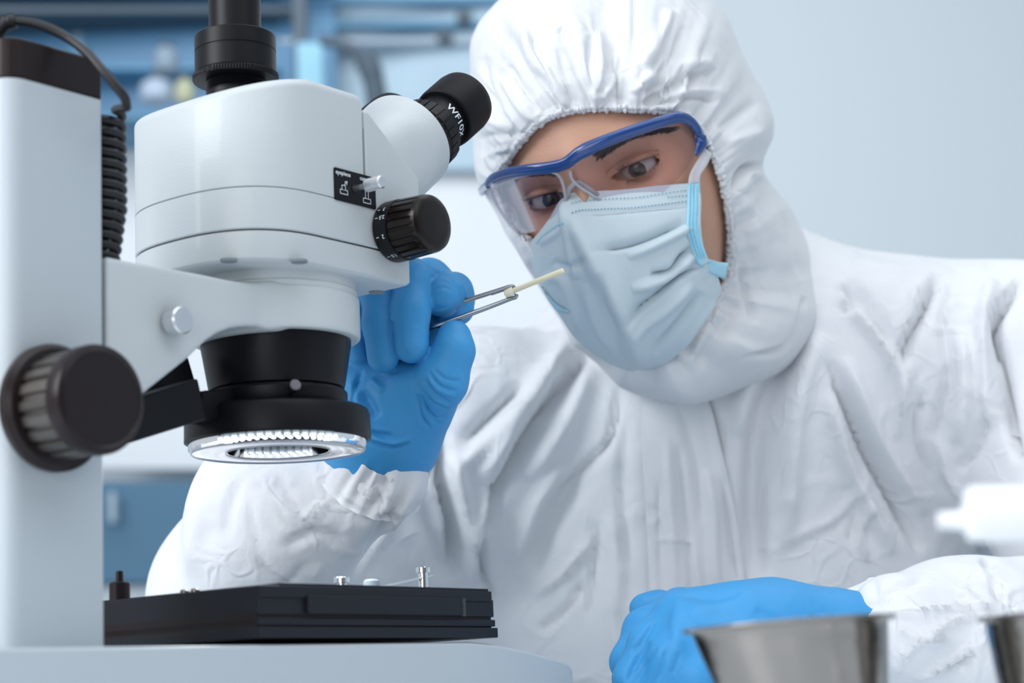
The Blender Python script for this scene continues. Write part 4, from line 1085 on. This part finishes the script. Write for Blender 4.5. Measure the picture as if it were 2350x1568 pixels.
# elastic hem
er = clos(rim+ (np.mean(rim, 0)-rim)*.01, 520)
br = .0017*(1+.30*np.sin(np.arange(520)*2*math.pi/4)+.25*rng.randn(520)*.5)
wob = np.cumsum(rng.randn(520, 3), 0); wob -= np.linspace(0, 1, 520)[:, None]*wob[-1]; k_ = np.ones(9)/9
tube('elastic_hem', er+np.stack([np.convolve(rng.randn(520), np.ones(3)/3, 'same')*.0007 for _ in range(3)], 1), list(np.clip(br, .0010, .0030)), M['hood'], hood, 8, True)
tube('elastic_hem', er+(er-np.mean(er, 0))*.022-fw*.0008+np.stack([np.convolve(rng.randn(520), np.ones(3)/3, 'same')*.0007 for _ in range(3)], 1), list(np.clip(br*.9, .0010, .0028)), M['hood'], hood, 8, True)

# ---- coverall: torso, shoulders and sleeves as one surface
def p3(x, y, d): return Pn(x, y, d)
def suit_sdf(p):
    ax = [rt, up, fw]
    d = sd_ell(p, p3(1580, 1380, 1.47), (.235, .24, .150), ax)
    d = smin(d, sd_rc(p, p3(1640, 820, 1.43), p3(2330, 850, 1.40), .090, .074), .06)
    d = smin(d, sd_rc(p, p3(1430, 1040, 1.42), p3(1120, 1080, 1.40), .080, .066), .045)
    d = smin(d, sd_rc(p, p3(1610, 740, 1.45), p3(1620, 920, 1.45), .080, .11), .06)
    d = smin(d, sd_ell(p, p3(1530, 1800, 1.55), (.21, .25, .15), ax), .08)
    # photo-right arm: shoulder, elbow out of frame, forearm on the table
    d = smin(d, sd_rc(p, p3(2350, 870, 1.40), p3(2560, 1330, 1.30), .072, .066), .035)
    fa = sd_rc(p, p3(2620, 1480, 1.25), p3(2200, 1470, 1.16), .062, .047)
    fa = smin(fa, sd_rc(p, p3(2220, 1470, 1.16), p3(2066, 1448, 1.13), .044, .0335), .02)
    d = smin(d, fa, .012)
    # photo-left arm: shoulder to elbow, then the raised forearm
    d = smin(d, sd_rc(p, p3(1100, 990, 1.39), p3(760, 1330, 1.36), .075, .070), .03)
    e = sd_rc(p, p3(760, 1340, 1.36), p3(580, 1390, 1.27), .066, .062)
    e = smin(e, sd_rc(p, p3(578, 1365, 1.26), p3(640, 1190, 1.20), .060, .0515), .03)
    e = smin(e, sd_rc(p, p3(640, 1180, 1.20), p3(880, 1095, 1.155), .0515, .0270), .02)
    d = smin(d, e, .012)
    return d
V, Q = nets(suit_sdf, (-.30, .98, .66), (.50, 1.75, 1.12), .0034)
suit = mk('coverall', V, Q, M['suit'], per)
sm = suit.modifiers.new('s', 'SMOOTH'); sm.iterations = 3
dg = bpy.context.evaluated_depsgraph_get(); dg.update(); me = bpy.data.meshes.new_from_object(suit.evaluated_get(dg)); suit.modifiers.clear(); suit.data = me
suit_folds = [
 # left chest
 ([(1350, 790), (1270, 900), (1200, 1010), (1130, 1140), (1110, 1230)], 15, -9, 'a'), ([(1320, 780), (1240, 880), (1170, 990), (1110, 1100)], 22, 6, 'g'),
 ([(1370, 850), (1290, 980), (1210, 1100)], 24, 5, 'g'), ([(1210, 880), (1120, 960), (1060, 1020)], 14, -4.5, 'g'), ([(1200, 920), (1110, 1020), (1050, 1080)], 14, 3.5, 'g'),
 ([(1100, 1230), (1108, 1300), (1125, 1380)], 8, -5, 'g'), ([(1130, 1130), (1090, 1230), (1080, 1340)], 18, 5, 'g'),
 ([(1420, 890), (1400, 1000), (1350, 1060), (1280, 1130)], 10, -3.5, 'a'), ([(1330, 1090), (1260, 1200), (1220, 1320)], 22, -4, 'g'), ([(1300, 1060), (1230, 1160), (1180, 1300)], 20, 4, 'g'),
 ([(1360, 1240), (1290, 1320), (1220, 1370)], 7, 2.4, 'g'), ([(1340, 1330), (1300, 1400), (1230, 1450)], 7, -2.4, 'g'), ([(1370, 1200), (1365, 1300), (1350, 1420)], 8, -2.5, 'g'),
 ([(1400, 1180), (1420, 1300), (1410, 1420), (1430, 1560)], 14, 2.5, 'g'), ([(1440, 950), (1430, 1100), (1440, 1300)], 12, -2.2, 'g'),
 ([(1080, 760), (1180, 748), (1290, 752)], 6, -1.5, 'g'),
 # between the raised sleeve and chest
 ([(1000, 980), (1000, 1080), (1030, 1190), (1050, 1330)], 16, -12, 'a'), ([(960, 1150), (1000, 1240), (1030, 1340)], 22, -9, 'g'), ([(1040, 1040), (1060, 1150), (1080, 1260)], 16, 5, 'g'),
 ([(1600, 880), (1640, 980), (1655, 1060)], 12, -3, 'g'),
 # right chest
 ([(1850, 690), (1830, 780), (1770, 900), (1740, 1020), (1730, 1200), (1740, 1330)], 26, -9, 'g'), ([(1880, 760), (1830, 900), (1810, 1050), (1800, 1250)], 26, 6, 'g'),
 ([(1760, 800), (1710, 900), (1690, 1000)], 18, 5, 'g'),
 ([(1930, 640), (1945, 700), (2000, 760), (2060, 850), (2080, 950)], 10, 4, 'g'), ([(1950, 640), (1990, 700), (2050, 790)], 12, -4, 'g'), ([(1935, 660), (1960, 690), (1940, 720)], 12, -5, 'g'),
 ([(1900, 830), (1940, 940), (1990, 1050), (2060, 1180), (2110, 1270)], 12, -8, 'a'), ([(1940, 820), (1985, 940), (2040, 1050), (2120, 1180)], 16, 5, 'g'), ([(1900, 900), (1940, 1050), (2000, 1180), (2050, 1270)], 16, 4, 'g'),
 ([(2150, 620), (2120, 700), (2080, 780), (2070, 840)], 10, -7, 'a'), ([(2120, 640), (2085, 720), (2060, 790)], 12, 4, 'g'), ([(2190, 640), (2170, 740), (2180, 860), (2150, 1000), (2160, 1080)], 14, -4, 'g'), ([(2200, 760), (2215, 880), (2200, 1020)], 18, 5, 'g'),
 ([(2340, 640), (2290, 710), (2280, 760), (2300, 850), (2310, 980), (2335, 1060)], 11, -13, 'a'), ([(2280, 640), (2255, 740), (2260, 860), (2275, 980)], 16, 6, 'g'),
 ([(2100, 820), (2070, 920), (2060, 1010)], 8, 3, 'g'), ([(2120, 900), (2100, 1000), (2140, 1100)], 8, -3, 'g'), ([(2140, 1000), (2180, 1090), (2220, 1150)], 10, 3, 'g'), ([(2260, 960), (2230, 1040), (2200, 1080)], 10, -4, 'g'),
 ([(2000, 1090), (1930, 1180), (1850, 1220), (1760, 1270)], 9, 1.2, 'g'), ([(1990, 1120), (1920, 1205), (1840, 1250)], 9, -1.2, 'g'), ([(2000, 1150), (1975, 1230), (1990, 1290)], 6, 2.5, 'g'), ([(1960, 1180), (1950, 1250)], 6, -2.5, 'g'),
 ([(1620, 1262), (1700, 1258), (1800, 1255)], 5, 1.2, 'g'), ([(2240, 1190), (2262, 1260), (2280, 1300)], 10, -6, 'g'), ([(1500, 1240), (1560, 1238), (1600, 1250)], 5, 1.2, 'g'),
 # raised sleeve
 ([(630, 1075), (660, 1140), (700, 1200), (760, 1260)], 5, -2.6, 'g'), ([(570, 1150), (590, 1230), (600, 1290), (650, 1330), (700, 1370)], 6, -2.6, 'g'),
 ([(580, 1130), (640, 1180), (680, 1230)], 6, 2.2, 'g'), ([(720, 1080), (760, 1120), (800, 1150), (850, 1130), (880, 1100)], 5, 2.4, 'g'),
 ([(700, 1200), (740, 1160), (780, 1120)], 7, 2.4, 'g'), ([(650, 1260), (720, 1225), (800, 1250)], 12, -3.5, 'g'), ([(760, 1260), (820, 1270), (870, 1230)], 6, 3, 'g'),
 ([(800, 1080), (795, 1120), (770, 1150)], 5, 2.4, 'g'), ([(830, 1080), (825, 1125), (790, 1150)], 5, 2.6, 'g'), ([(880, 1080), (870, 1140), (845, 1200)], 8, -3.5, 'g'), ([(905, 1070), (900, 1130), (870, 1190)], 8, 3, 'g'),
 ([(960, 1090), (900, 1200), (840, 1290), (780, 1360)], 9, 4.5, 'g'), ([(930, 1110), (880, 1200), (820, 1290)], 9, -4, 'g'), ([(560, 1090), (530, 1160), (520, 1240)], 14, -2.5, 'g'), ([(480, 1120), (450, 1220), (440, 1320)], 16, 2.5, 'g'),
 ([(700, 1290), (660, 1340), (600, 1370)], 8, -3, 'g'), ([(740, 1290), (720, 1330), (730, 1380)], 7, 2.5, 'g'),
 # sleeve resting on the table
 ([(2350, 1382), (2200, 1388), (2100, 1398), (1990, 1420)], 5, 1.8, 'a'), ([(2260, 1400), (2180, 1430), (2080, 1500), (2050, 1560)], 5, 2.2, 'g'), ([(2130, 1330), (2060, 1350), (2000, 1400)], 8, -2.2, 'g'), ([(2200, 1340), (2260, 1400), (2250, 1460)], 6, 2, 'g'),
 ([(2250, 1480), (2180, 1520), (2100, 1560)], 6, 2.4, 'g'), ([(2240, 1500), (2160, 1560)], 6, -2, 'g'), ([(2000, 1330), (2010, 1380), (1980, 1410)], 8, -2, 'g'), ([(2060, 1440), (2120, 1470), (2180, 1470)], 5, 2, 'g'), ([(2280, 1320), (2300, 1370), (2350, 1390)], 8, -2, 'g'),
]
fold(suit, [(a[0], a[1], a[2]*(.85 if a[0][0][0] < 990 and a[0][0][1] > 1040 else 2.0))+tuple(a[3:]) for a in suit_folds], lambda co, no, x, y, d: .0030*vnoise(co*np.array([1, 1, .45]), 16, 3)+.0016*vnoise(co*np.array([1, 1, .55]), 38, 4)+.0006*vnoise(co, 90, 5))
# zip flap: a strip of cloth lying over the front
sco = get_co(suit); sx_a, sy_a, sd_a = proj(sco)
sno = get_no(suit); fm = (sno*(CAM-sco)).sum(1) > 0
grid_d = np.full((300, 240), 9.0); np.minimum.at(grid_d, (np.clip((sx_a[fm]/9).astype(int), 0, 299), np.clip((sy_a[fm]/9).astype(int), 0, 239)), sd_a[fm])
for _ in range(3):
    q = grid_d.copy()
    for a_ in (-1, 0, 1):
        for b_ in (-1, 0, 1): q = np.minimum(q, np.where(grid_d > 8, np.roll(np.roll(grid_d, a_, 0), b_, 1), 9))
    grid_d = np.where(grid_d > 8, q, grid_d)
fl_l = resamp(catmull([(1512, 866), (1488, 880), (1476, 905), (1473, 960), (1475, 1040), (1481, 1150), (1487, 1280), (1491, 1400), (1494, 1620)], 8), 130)
fl_r = resamp(catmull([(1560, 870), (1600, 885), (1630, 930), (1652, 1020), (1672, 1110), (1692, 1200), (1712, 1330), (1730, 1420), (1740, 1620)], 8), 130)
Gf = np.zeros((130, 60, 3)); lk = np.linspace(0, 1, 60)
for i in range(130):
    a_ = fl_l[i]; b_ = fl_r[i]
    xs_ = a_[0]+(b_[0]-a_[0])*lk; ys_ = a_[1]+(b_[1]-a_[1])*lk
    dd_ = grid_d[np.clip((xs_/9).astype(int), 0, 299), np.clip((ys_/9).astype(int), 0, 239)]
    dd_ = np.convolve(np.pad(dd_, 6, 'edge'), np.ones(13)/13, 'valid'); Gf[i, :, 0] = xs_; Gf[i, :, 1] = ys_; Gf[i, :, 2] = dd_
kk = np.ones(9)/9
for c_ in range(60): Gf[:, c_, 2] = np.convolve(np.pad(Gf[:, c_, 2], 4, 'edge'), kk, 'valid')
lift = .0035+.0030*np.sin(lk*math.pi)+.0022*np.exp(-((lk-.94)/.06)**2)
D_ = Gf[..., 2]-lift[None]
Wf = CAM+fw*D_[..., None]+rt*((Gf[..., 0]-1175)/F*D_)[..., None]+up*((784-Gf[..., 1])/F*D_)[..., None]
flap = gridmesh('zip_flap', Wf, M['suit'], suit)
if ((get_no(flap)*(CAM-get_co(flap))).sum(1)).mean() < 0:
    bm = bmesh.new(); bm.from_mesh(flap.data); bmesh.ops.reverse_faces(bm, faces=bm.faces); bm.to_mesh(flap.data); bm.free(); flap.data.update()
fold(flap, [([(1560, 1020), (1560, 1100), (1580, 1250), (1590, 1400)], 12, -3, 'g'), ([(1620, 1080), (1635, 1180), (1640, 1300), (1650, 1380)], 12, 5, 'g'), ([(1530, 1000), (1540, 1150), (1550, 1380)], 10, 2.5, 'g'),
 ([(1540, 900), (1570, 960), (1600, 1080), (1610, 1200)], 14, -3, 'g'), ([(1500, 1240), (1560, 1238), (1600, 1250)], 5, 1.5, 'g'), ([(1590, 1250), (1600, 1320), (1620, 1420)], 8, 3, 'g'), ([(1510, 1100), (1515, 1300), (1520, 1450)], 8, -2, 'g'), ([(1655, 1100), (1668, 1200), (1690, 1340)], 8, -4, 'g')],
 lambda co, no, x, y, d: .0010*vnoise(co*np.array([1, 1, .45]), 34, 3))
solid(flap, .0012, 0)
# gathered cuffs
def cuff(name, c0, c1, r0, r1, px_n, seed):
    c0 = np.array(c0); c1 = np.array(c1); x, y, z = frame(c1-c0); L = np.linalg.norm(c1-c0); rows = []
    rs = np.random.RandomState(seed); nz = rs.randn(40)
    for i in range(26):
        h = i/25; r = r0+(r1-r0)*h**.8; row = []
        for k in range(200):
            t = 2*math.pi*k/200; q = k/200*40; j = int(q); f = q-j; f = f*f*(3-2*f); n = nz[j % 40]*(1-f)+nz[(j+1) % 40]*f
            row.append(c0+(x*math.cos(t)+y*math.sin(t))*(r+n*.0014*(.3+h*.8)+.0006*math.sin(34*t+n)*h**4)+z*(L*h+.0009*n*h))
        rows.append(row)
    for inset in (.94, .86): rows.append([p+(c1-p)*(1-inset)-z*.002 for p in rows[25]])
    o = gridmesh(name, np.array(rows), M['suit'], suit, wrap=True); return o
cuff('cuff', p3(845, 1112, 1.162), p3(885, 1033, 1.150), .0330, .0265, 0, 4)
cuff('cuff', p3(2000, 1445, 1.132), p3(1930, 1436, 1.125), .0300, .0170, 0, 9)

# ---- gloves
def hand_mesh(name, sdf, lo, hi, h, strokes, noise_amp=.0002):
    V, Q = nets(sdf, lo, hi, h); o = mk(name, V, Q, M['glove'], per)
    m = o.modifiers.new('s', 'SMOOTH'); m.iterations = 2
    dg = bpy.context.evaluated_depsgraph_get(); dg.update(); me = bpy.data.meshes.new_from_object(o.evaluated_get(dg)); o.modifiers.clear(); o.data = me
    fold(o, strokes, lambda co, no, x, y, d: noise_amp*vnoise(co, 110, 7)); return o
def chain(p, pts, k=.004):
    d = None
    for (a, b) in zip(pts[:-1], pts[1:]):
        q = sd_rc(p, p3(*a[:3]), p3(*b[:3]), a[3], b[3]); d = q if d is None else smin(d, q, k)
    return d
def right_hand(p):
    palm = chain(p, [(872, 1075, 1.160, .0250), (872, 980, 1.158, .0285), (868, 880, 1.172, .0270), (880, 740, 1.190, .0200), (900, 680, 1.197, .0170)], .02)
    palm = smin(palm, chain(p, [(860, 1000, 1.160, .026), (790, 860, 1.172, .0240), (800, 720, 1.182, .0165)], .02), .025)
    palm = smin(palm, chain(p, [(940, 860, 1.165, .020), (985, 770, 1.178, .0165), (985, 700, 1.190, .0130)], .02), .01)
    palm = smin(palm, chain(p, [(900, 990, 1.150, .0250), (955, 900, 1.142, .0195), (960, 850, 1.155, .0150)], .02), .016)
    thumb = chain(p, [(965, 935, 1.140, .0190), (1012, 872, 1.124, .0150), (1041, 806, 1.122, .0113), (1042, 773, 1.127, .0098)], .006)
    d = smin(palm, thumb, .0045)
    idx = chain(p, [(930, 700, 1.195, .0130), (985, 642, 1.185, .0120), (1040, 676, 1.168, .0108), (1050, 710, 1.160, .0098)], .006)
    idx = smin(idx, chain(p, [(1046, 690, 1.166, .0102), (1030, 712, 1.155, .0092)], .004), .004)
    tip = chain(p, [(1042, 668, 1.160, .0115), (1018, 676, 1.138, .0114), (1010, 682, 1.134, .0108)], .005)
    idx = smin(idx, tip, .003); d = smin(d, idx, .002)
    mid = chain(p, [(905, 700, 1.190, .0130), (925, 640, 1.165, .0120), (948, 642, 1.136, .0118), (941, 715, 1.124, .0113), (944, 794, 1.118, .0101)], .004)
    rin = chain(p, [(850, 740, 1.188, .0125), (862, 670, 1.165, .0110), (870, 668, 1.140, .0108), (873, 745, 1.128, .0102), (879, 820, 1.122, .0092)], .004)
    pin = chain(p, [(800, 770, 1.182, .0115), (815, 710, 1.160, .0105), (818, 760, 1.142, .0098), (828, 812, 1.140, .0082)], .004)
    for q in (mid, rin, pin): d = smin(d, q, .0015)
    return d
hf = [
 ([(962, 905), (985, 950), (1010, 975)], 5, -1.5, 'c'), ([(975, 870), (1000, 905), (1035, 925)], 3.2, -1.0, 'g'), ([(970, 890), (995, 925), (1030, 940)], 3.2, -1.0, 'g'), ([(985, 855), (1010, 885), (1050, 898)], 3.2, -.9, 'g'), ([(995, 845), (1020, 868), (1060, 874)], 3, -.8, 'g'),
 ([(966, 880), (990, 915), (1030, 932)], 3, .7, 'g'), ([(980, 863), (1005, 895), (1045, 910)], 3, .7, 'g'), ([(955, 905), (970, 960), (990, 985)], 4, -1.1, 'g'), ([(965, 925), (1000, 960), (1025, 950)], 3, -.8, 'g'),
 ([(985, 640), (1010, 628), (1040, 636), (1058, 655)], 3, -.7, 'g'), ([(990, 655), (1015, 642), (1042, 652)], 2.6, .5, 'g'), ([(985, 668), (1010, 658), (1035, 665)], 2.6, -.5, 'g'), ([(1000, 700), (1020, 690), (1040, 672)], 2.6, .5, 'g'), ([(1000, 712), (1025, 705)], 2.4, -.5, 'g'),
 ([(1040, 640), (1058, 665), (1060, 700)], 3, -.7, 'g'), ([(1050, 640), (1068, 668), (1070, 700)], 3, .6, 'g'), ([(1055, 700), (1040, 725), (1010, 735)], 3, -.7, 'g'),
 ([(897, 725), (903, 735)], 4, .9, 'g'),
 ([(830, 900), (850, 930), (862, 960)], 12, -2.0, 'g'), ([(805, 870), (822, 930), (850, 1000)], 12, 1.6, 'g'), ([(800, 950), (840, 990), (900, 1005)], 10, -1.5, 'g'), ([(850, 1000), (900, 1018), (945, 1005)], 5, 1.2, 'g'), ([(845, 1012), (890, 1026), (940, 1016)], 4, -1.2, 'g'), ([(800, 985), (850, 985), (900, 990)], 5, .8, 'g'),
 ([(830, 850), (815, 900), (806, 960)], 6, -1.4, 'g'), ([(850, 870), (880, 900)], 9, 1.0, 'g'),
]
lo = np.min([p3(760, 1120, 1.22), p3(1110, 560, 1.08), p3(760, 560, 1.22), p3(1110, 1120, 1.08)], 0)-.03
hi = np.max([p3(760, 1120, 1.22), p3(1110, 560, 1.08), p3(760, 560, 1.22), p3(1110, 1120, 1.08)], 0)+.03
hand_mesh('glove', right_hand, lo, hi, .0011, [(a[0], a[1], a[2]*1.6)+tuple(a[3:]) for a in hf])
def left_hand(p):
    d = chain(p, [(2040, 1446, 1.135, .024), (1900, 1440, 1.120, .0170), (1800, 1440, 1.110, .0185), (1700, 1425, 1.100, .0180)], .012)
    d = smin(d, chain(p, [(1900, 1450, 1.125, .018), (1760, 1440, 1.12, .0225), (1600, 1430, 1.110, .0180)], .015), .02)
    d = smin(d, chain(p, [(1720, 1480, 1.10, .022), (1580, 1470, 1.095, .021)], .01), .02)
    for pts in ([(1690, 1395, 1.120, .0120), (1560, 1402, 1.125, .0115), (1478, 1445, 1.118, .0105), (1445, 1520, 1.108, .0098), (1470, 1590, 1.100, .0092)],
                [(1680, 1410, 1.105, .0130), (1560, 1415, 1.098, .0125), (1492, 1480, 1.092, .0112), (1455, 1560, 1.086, .0105), (1480, 1620, 1.090, .0095)],
                [(1690, 1440, 1.092, .0130), (1600, 1445, 1.082, .0125), (1540, 1510, 1.076, .0115), (1510, 1600, 1.074, .0105)],
                [(1720, 1470, 1.084, .0125), (1650, 1480, 1.076, .0115), (1600, 1550, 1.072, .0105), (1570, 1640, 1.072, .0095)]):
        d = smin(d, chain(p, pts, .008), .006)
    th_ = chain(p, [(1750, 1440, 1.135, .016), (1600, 1420, 1.150, .0125), (1510, 1400, 1.150, .0105), (1478, 1398, 1.148, .0088)], .006)
    return smin(d, th_, .003)
hf2 = [([(1490, 1470), (1460, 1520), (1440, 1568)], 7, -2.2, 'g'), ([(1510, 1480), (1480, 1530), (1450, 1580)], 5, -1.4, 'g'), ([(1535, 1480), (1510, 1540), (1480, 1590)], 5, -1.5, 'g'), ([(1500, 1430), (1475, 1470), (1450, 1500)], 6, -1.8, 'g'), ([(1560, 1500), (1540, 1550)], 5, -1.2, 'g'),
 ([(1555, 1358), (1630, 1372), (1700, 1360)], 10, -1.5, 'g'), ([(1560, 1370), (1550, 1440), (1560, 1500)], 14, 2.2, 'g'), ([(1840, 1420), (1870, 1430), (1930, 1425)], 4, 1.0, 'g'), ([(1860, 1412), (1875, 1432)], 4, -1.0, 'g'), ([(1890, 1410), (1900, 1430)], 4, 1.0, 'g'), ([(1910, 1410), (1915, 1430)], 3, -1.0, 'g'), ([(1730, 1400), (1800, 1440)], 14, -1.2, 'g')]
cs = [p3(a, b, c) for a in (1380, 2080) for b in (1330, 1700) for c in (1.03, 1.18)]
hand_mesh('glove', left_hand, np.min(cs, 0)-.01, np.max(cs, 0)+.01, .0013, hf2)

# ------------------------------------------------------------------ tweezers and nylon screw
tw = empty('tweezers', tuple(p3(900, 770, 1.145)), 'thin steel tweezers held between blue-gloved thumb and forefinger', 'tweezers')
vdir = fw
def prong(pts, nm):
    p = np.array([p3(*q) for q in catmull(pts, 8)]); n = len(p); t = np.linspace(0, 1, n)
    r = np.interp(t, [0, .04, .12, .5, 1], [.0006, .0009, .00085, .00115, .0016])
    return tube(nm, p, list(r*1.25), M['steel_dark'], tw, 10, flat=(1, 1.5), hint=up)
prong([(1181, 668, 1.139), (1179, 659, 1.139), (1170, 658, 1.139), (1130, 671, 1.139), (1070, 690, 1.139), (1030, 703, 1.141), (985, 716, 1.144), (900, 745, 1.150), (800, 790, 1.155)], 'prong')
prong([(1186, 675, 1.139), (1183, 683, 1.139), (1172, 686, 1.139), (1130, 702, 1.136), (1070, 724, 1.129), (990, 752, 1.128), (900, 782, 1.148), (800, 796, 1.155)], 'prong')
def ser(y0, y1):
    V = []; Fc = []
    for k in range(22):
        x = 1128+k*2.0; a = np.array(p3(x, y0-(x-1128)*.34, 1.1392)); v, f = lathe_data([(0.00001, 0), (.00045, 0), (.00045, .0004), (0.00001, .0004)], a, rt, 6)
        n0 = len(V); V += v; Fc += [[i+n0 for i in q] for q in f]
    return mk('serration', V, Fc, M['steel'], tw)
ser(677, 0)
sa = p3(1160, 675, 1.139); sb = p3(1293, 621, 1.128); sd = (sb-sa); sl_ = np.linalg.norm(sd); sd /= sl_
prof = [(.0001, 0), (.0024, 0), (.0026, .0002), (.0026, .0048), (.0024, .0052), (.0015, .0052)]
h_ = .0054
while h_ < sl_-.0005: prof += [(.0013, h_), (.00165, h_+.00025)]; h_ += .0005
prof += [(.0013, sl_), (.0001, sl_)]
ns = empty('nylon_screw', tuple(sa), 'cream nylon screw gripped in the tips of the tweezers', 'screw')
lathe('screw_head', prof[:6], sa, sd, M['screw'], ns, 32, angle=40)
lathe('screw_shaft', prof[5:], sa, sd, M['screw'], ns, 24, angle=80)

# ------------------------------------------------------------------ steel cups
def cup(label, cx, y0, d, wpx, lx, rx_, grp):
    c = p3(cx, y0, d); r = wpx/2/F*d; z0 = c[2]; t_ = empty('steel_cup', (c[0], c[1], .75), label, 'cup')
    H_ = z0-.75; V = []; seg = 96; pr = []
    # (radius factor, height below rim, centre shift)
    body_ = [(1.0, 0.0004), (.99, .0012), (.93, .0014), (.92, .0022), (.905, .006), (.84, .018), (.76, .032), (.69, .045), (.64, H_-.010), (.58, H_-.003), (.50, H_), (.0005, H_)]
    for f, h in body_+[(.0005, H_-.0012), (.49, H_-.0012), (.57, H_-.004), (.63, H_-.011), (.68, .045), (.75, .032), (.83, .018), (.895, .006), (.91, .0022), (.925, .0004), (.98, -.0003)]:
        pr.append((f, h))
    for f, h in pr:
        sh = rt*(lx*h)
        for k in range(seg):
            a = 2*math.pi*k/seg; tilt = .012*math.cos(a)*r*f/r
            V.append(np.array([c[0]+sh[0]+r*f*math.cos(a), c[1]+r*f*math.sin(a), z0-h+(r*f*math.cos(a))*.030*(1-h/H_)]))
    n = len(pr); Fc = []
    for i in range(n):
        j = (i+1) % n
        for k in range(seg): Fc.append([i*seg+k, j*seg+k, j*seg+(k+1) % seg, i*seg+(k+1) % seg])
    nb = len(body_)
    b = mk('bowl', V, Fc, M['steel'], t_, True, 40)
    bm = bmesh.new(); bm.from_mesh(b.data); bmesh.ops.recalc_face_normals(bm, faces=bm.faces); bm.to_mesh(b.data); bm.free()
    tube('rolled_rim', [np.array([c[0]+r*math.cos(a), c[1]+r*math.sin(a), z0+r*math.cos(a)*.03]) for a in np.linspace(0, 2*math.pi, 97)[:-1]], .0006, M['steel'], t_, 8, True)
    return t_
cup('small flared steel cup in front of the blue-gloved hand', 1810, 1432, .78, 484, .16, 0, None)
cup('small flared steel cup cut off by the right edge of the photo', 2480, 1404, .76, 464, -.1, 0, None)
# white arm reaching in from the right, close to the camera
wa = empty('lamp_arm', (p3(2600, 1175, .64)[0], p3(2600, 1175, .64)[1], .75), 'blurred white tube reaching in from the right edge, close to the camera', 'lamp')
lathe('lamp_head', [(.006, 0), (.0086, .0008), (.0092, .003), (.0092, .05), (.0076, .055)], p3(2215, 1180, .64), rt, M['white_tool'], wa, 48)
lathe('lamp_tip', [(.0014, -.009), (.0026, -.0085), (.0034, .001)], p3(2215, 1195, .64), rt, M['white_tool'], wa, 32)
e_ = p3(2215, 1180, .64)+rt*.05
tube('post', catmull([tuple(e_), tuple(e_+rt*.02), tuple(np.array([e_[0]+.030, e_[1], e_[2]-.02])), (e_[0]+.032, e_[1], .765)], 10), .0045, M['white_tool'], wa, 16)
lathe('stand_foot', [(.03, 0), (.03, .006), (.026, .009), (.004, .012), (.004, .02)], (e_[0]+.032, e_[1], .75), Z, M['white_tool'], wa, 48)
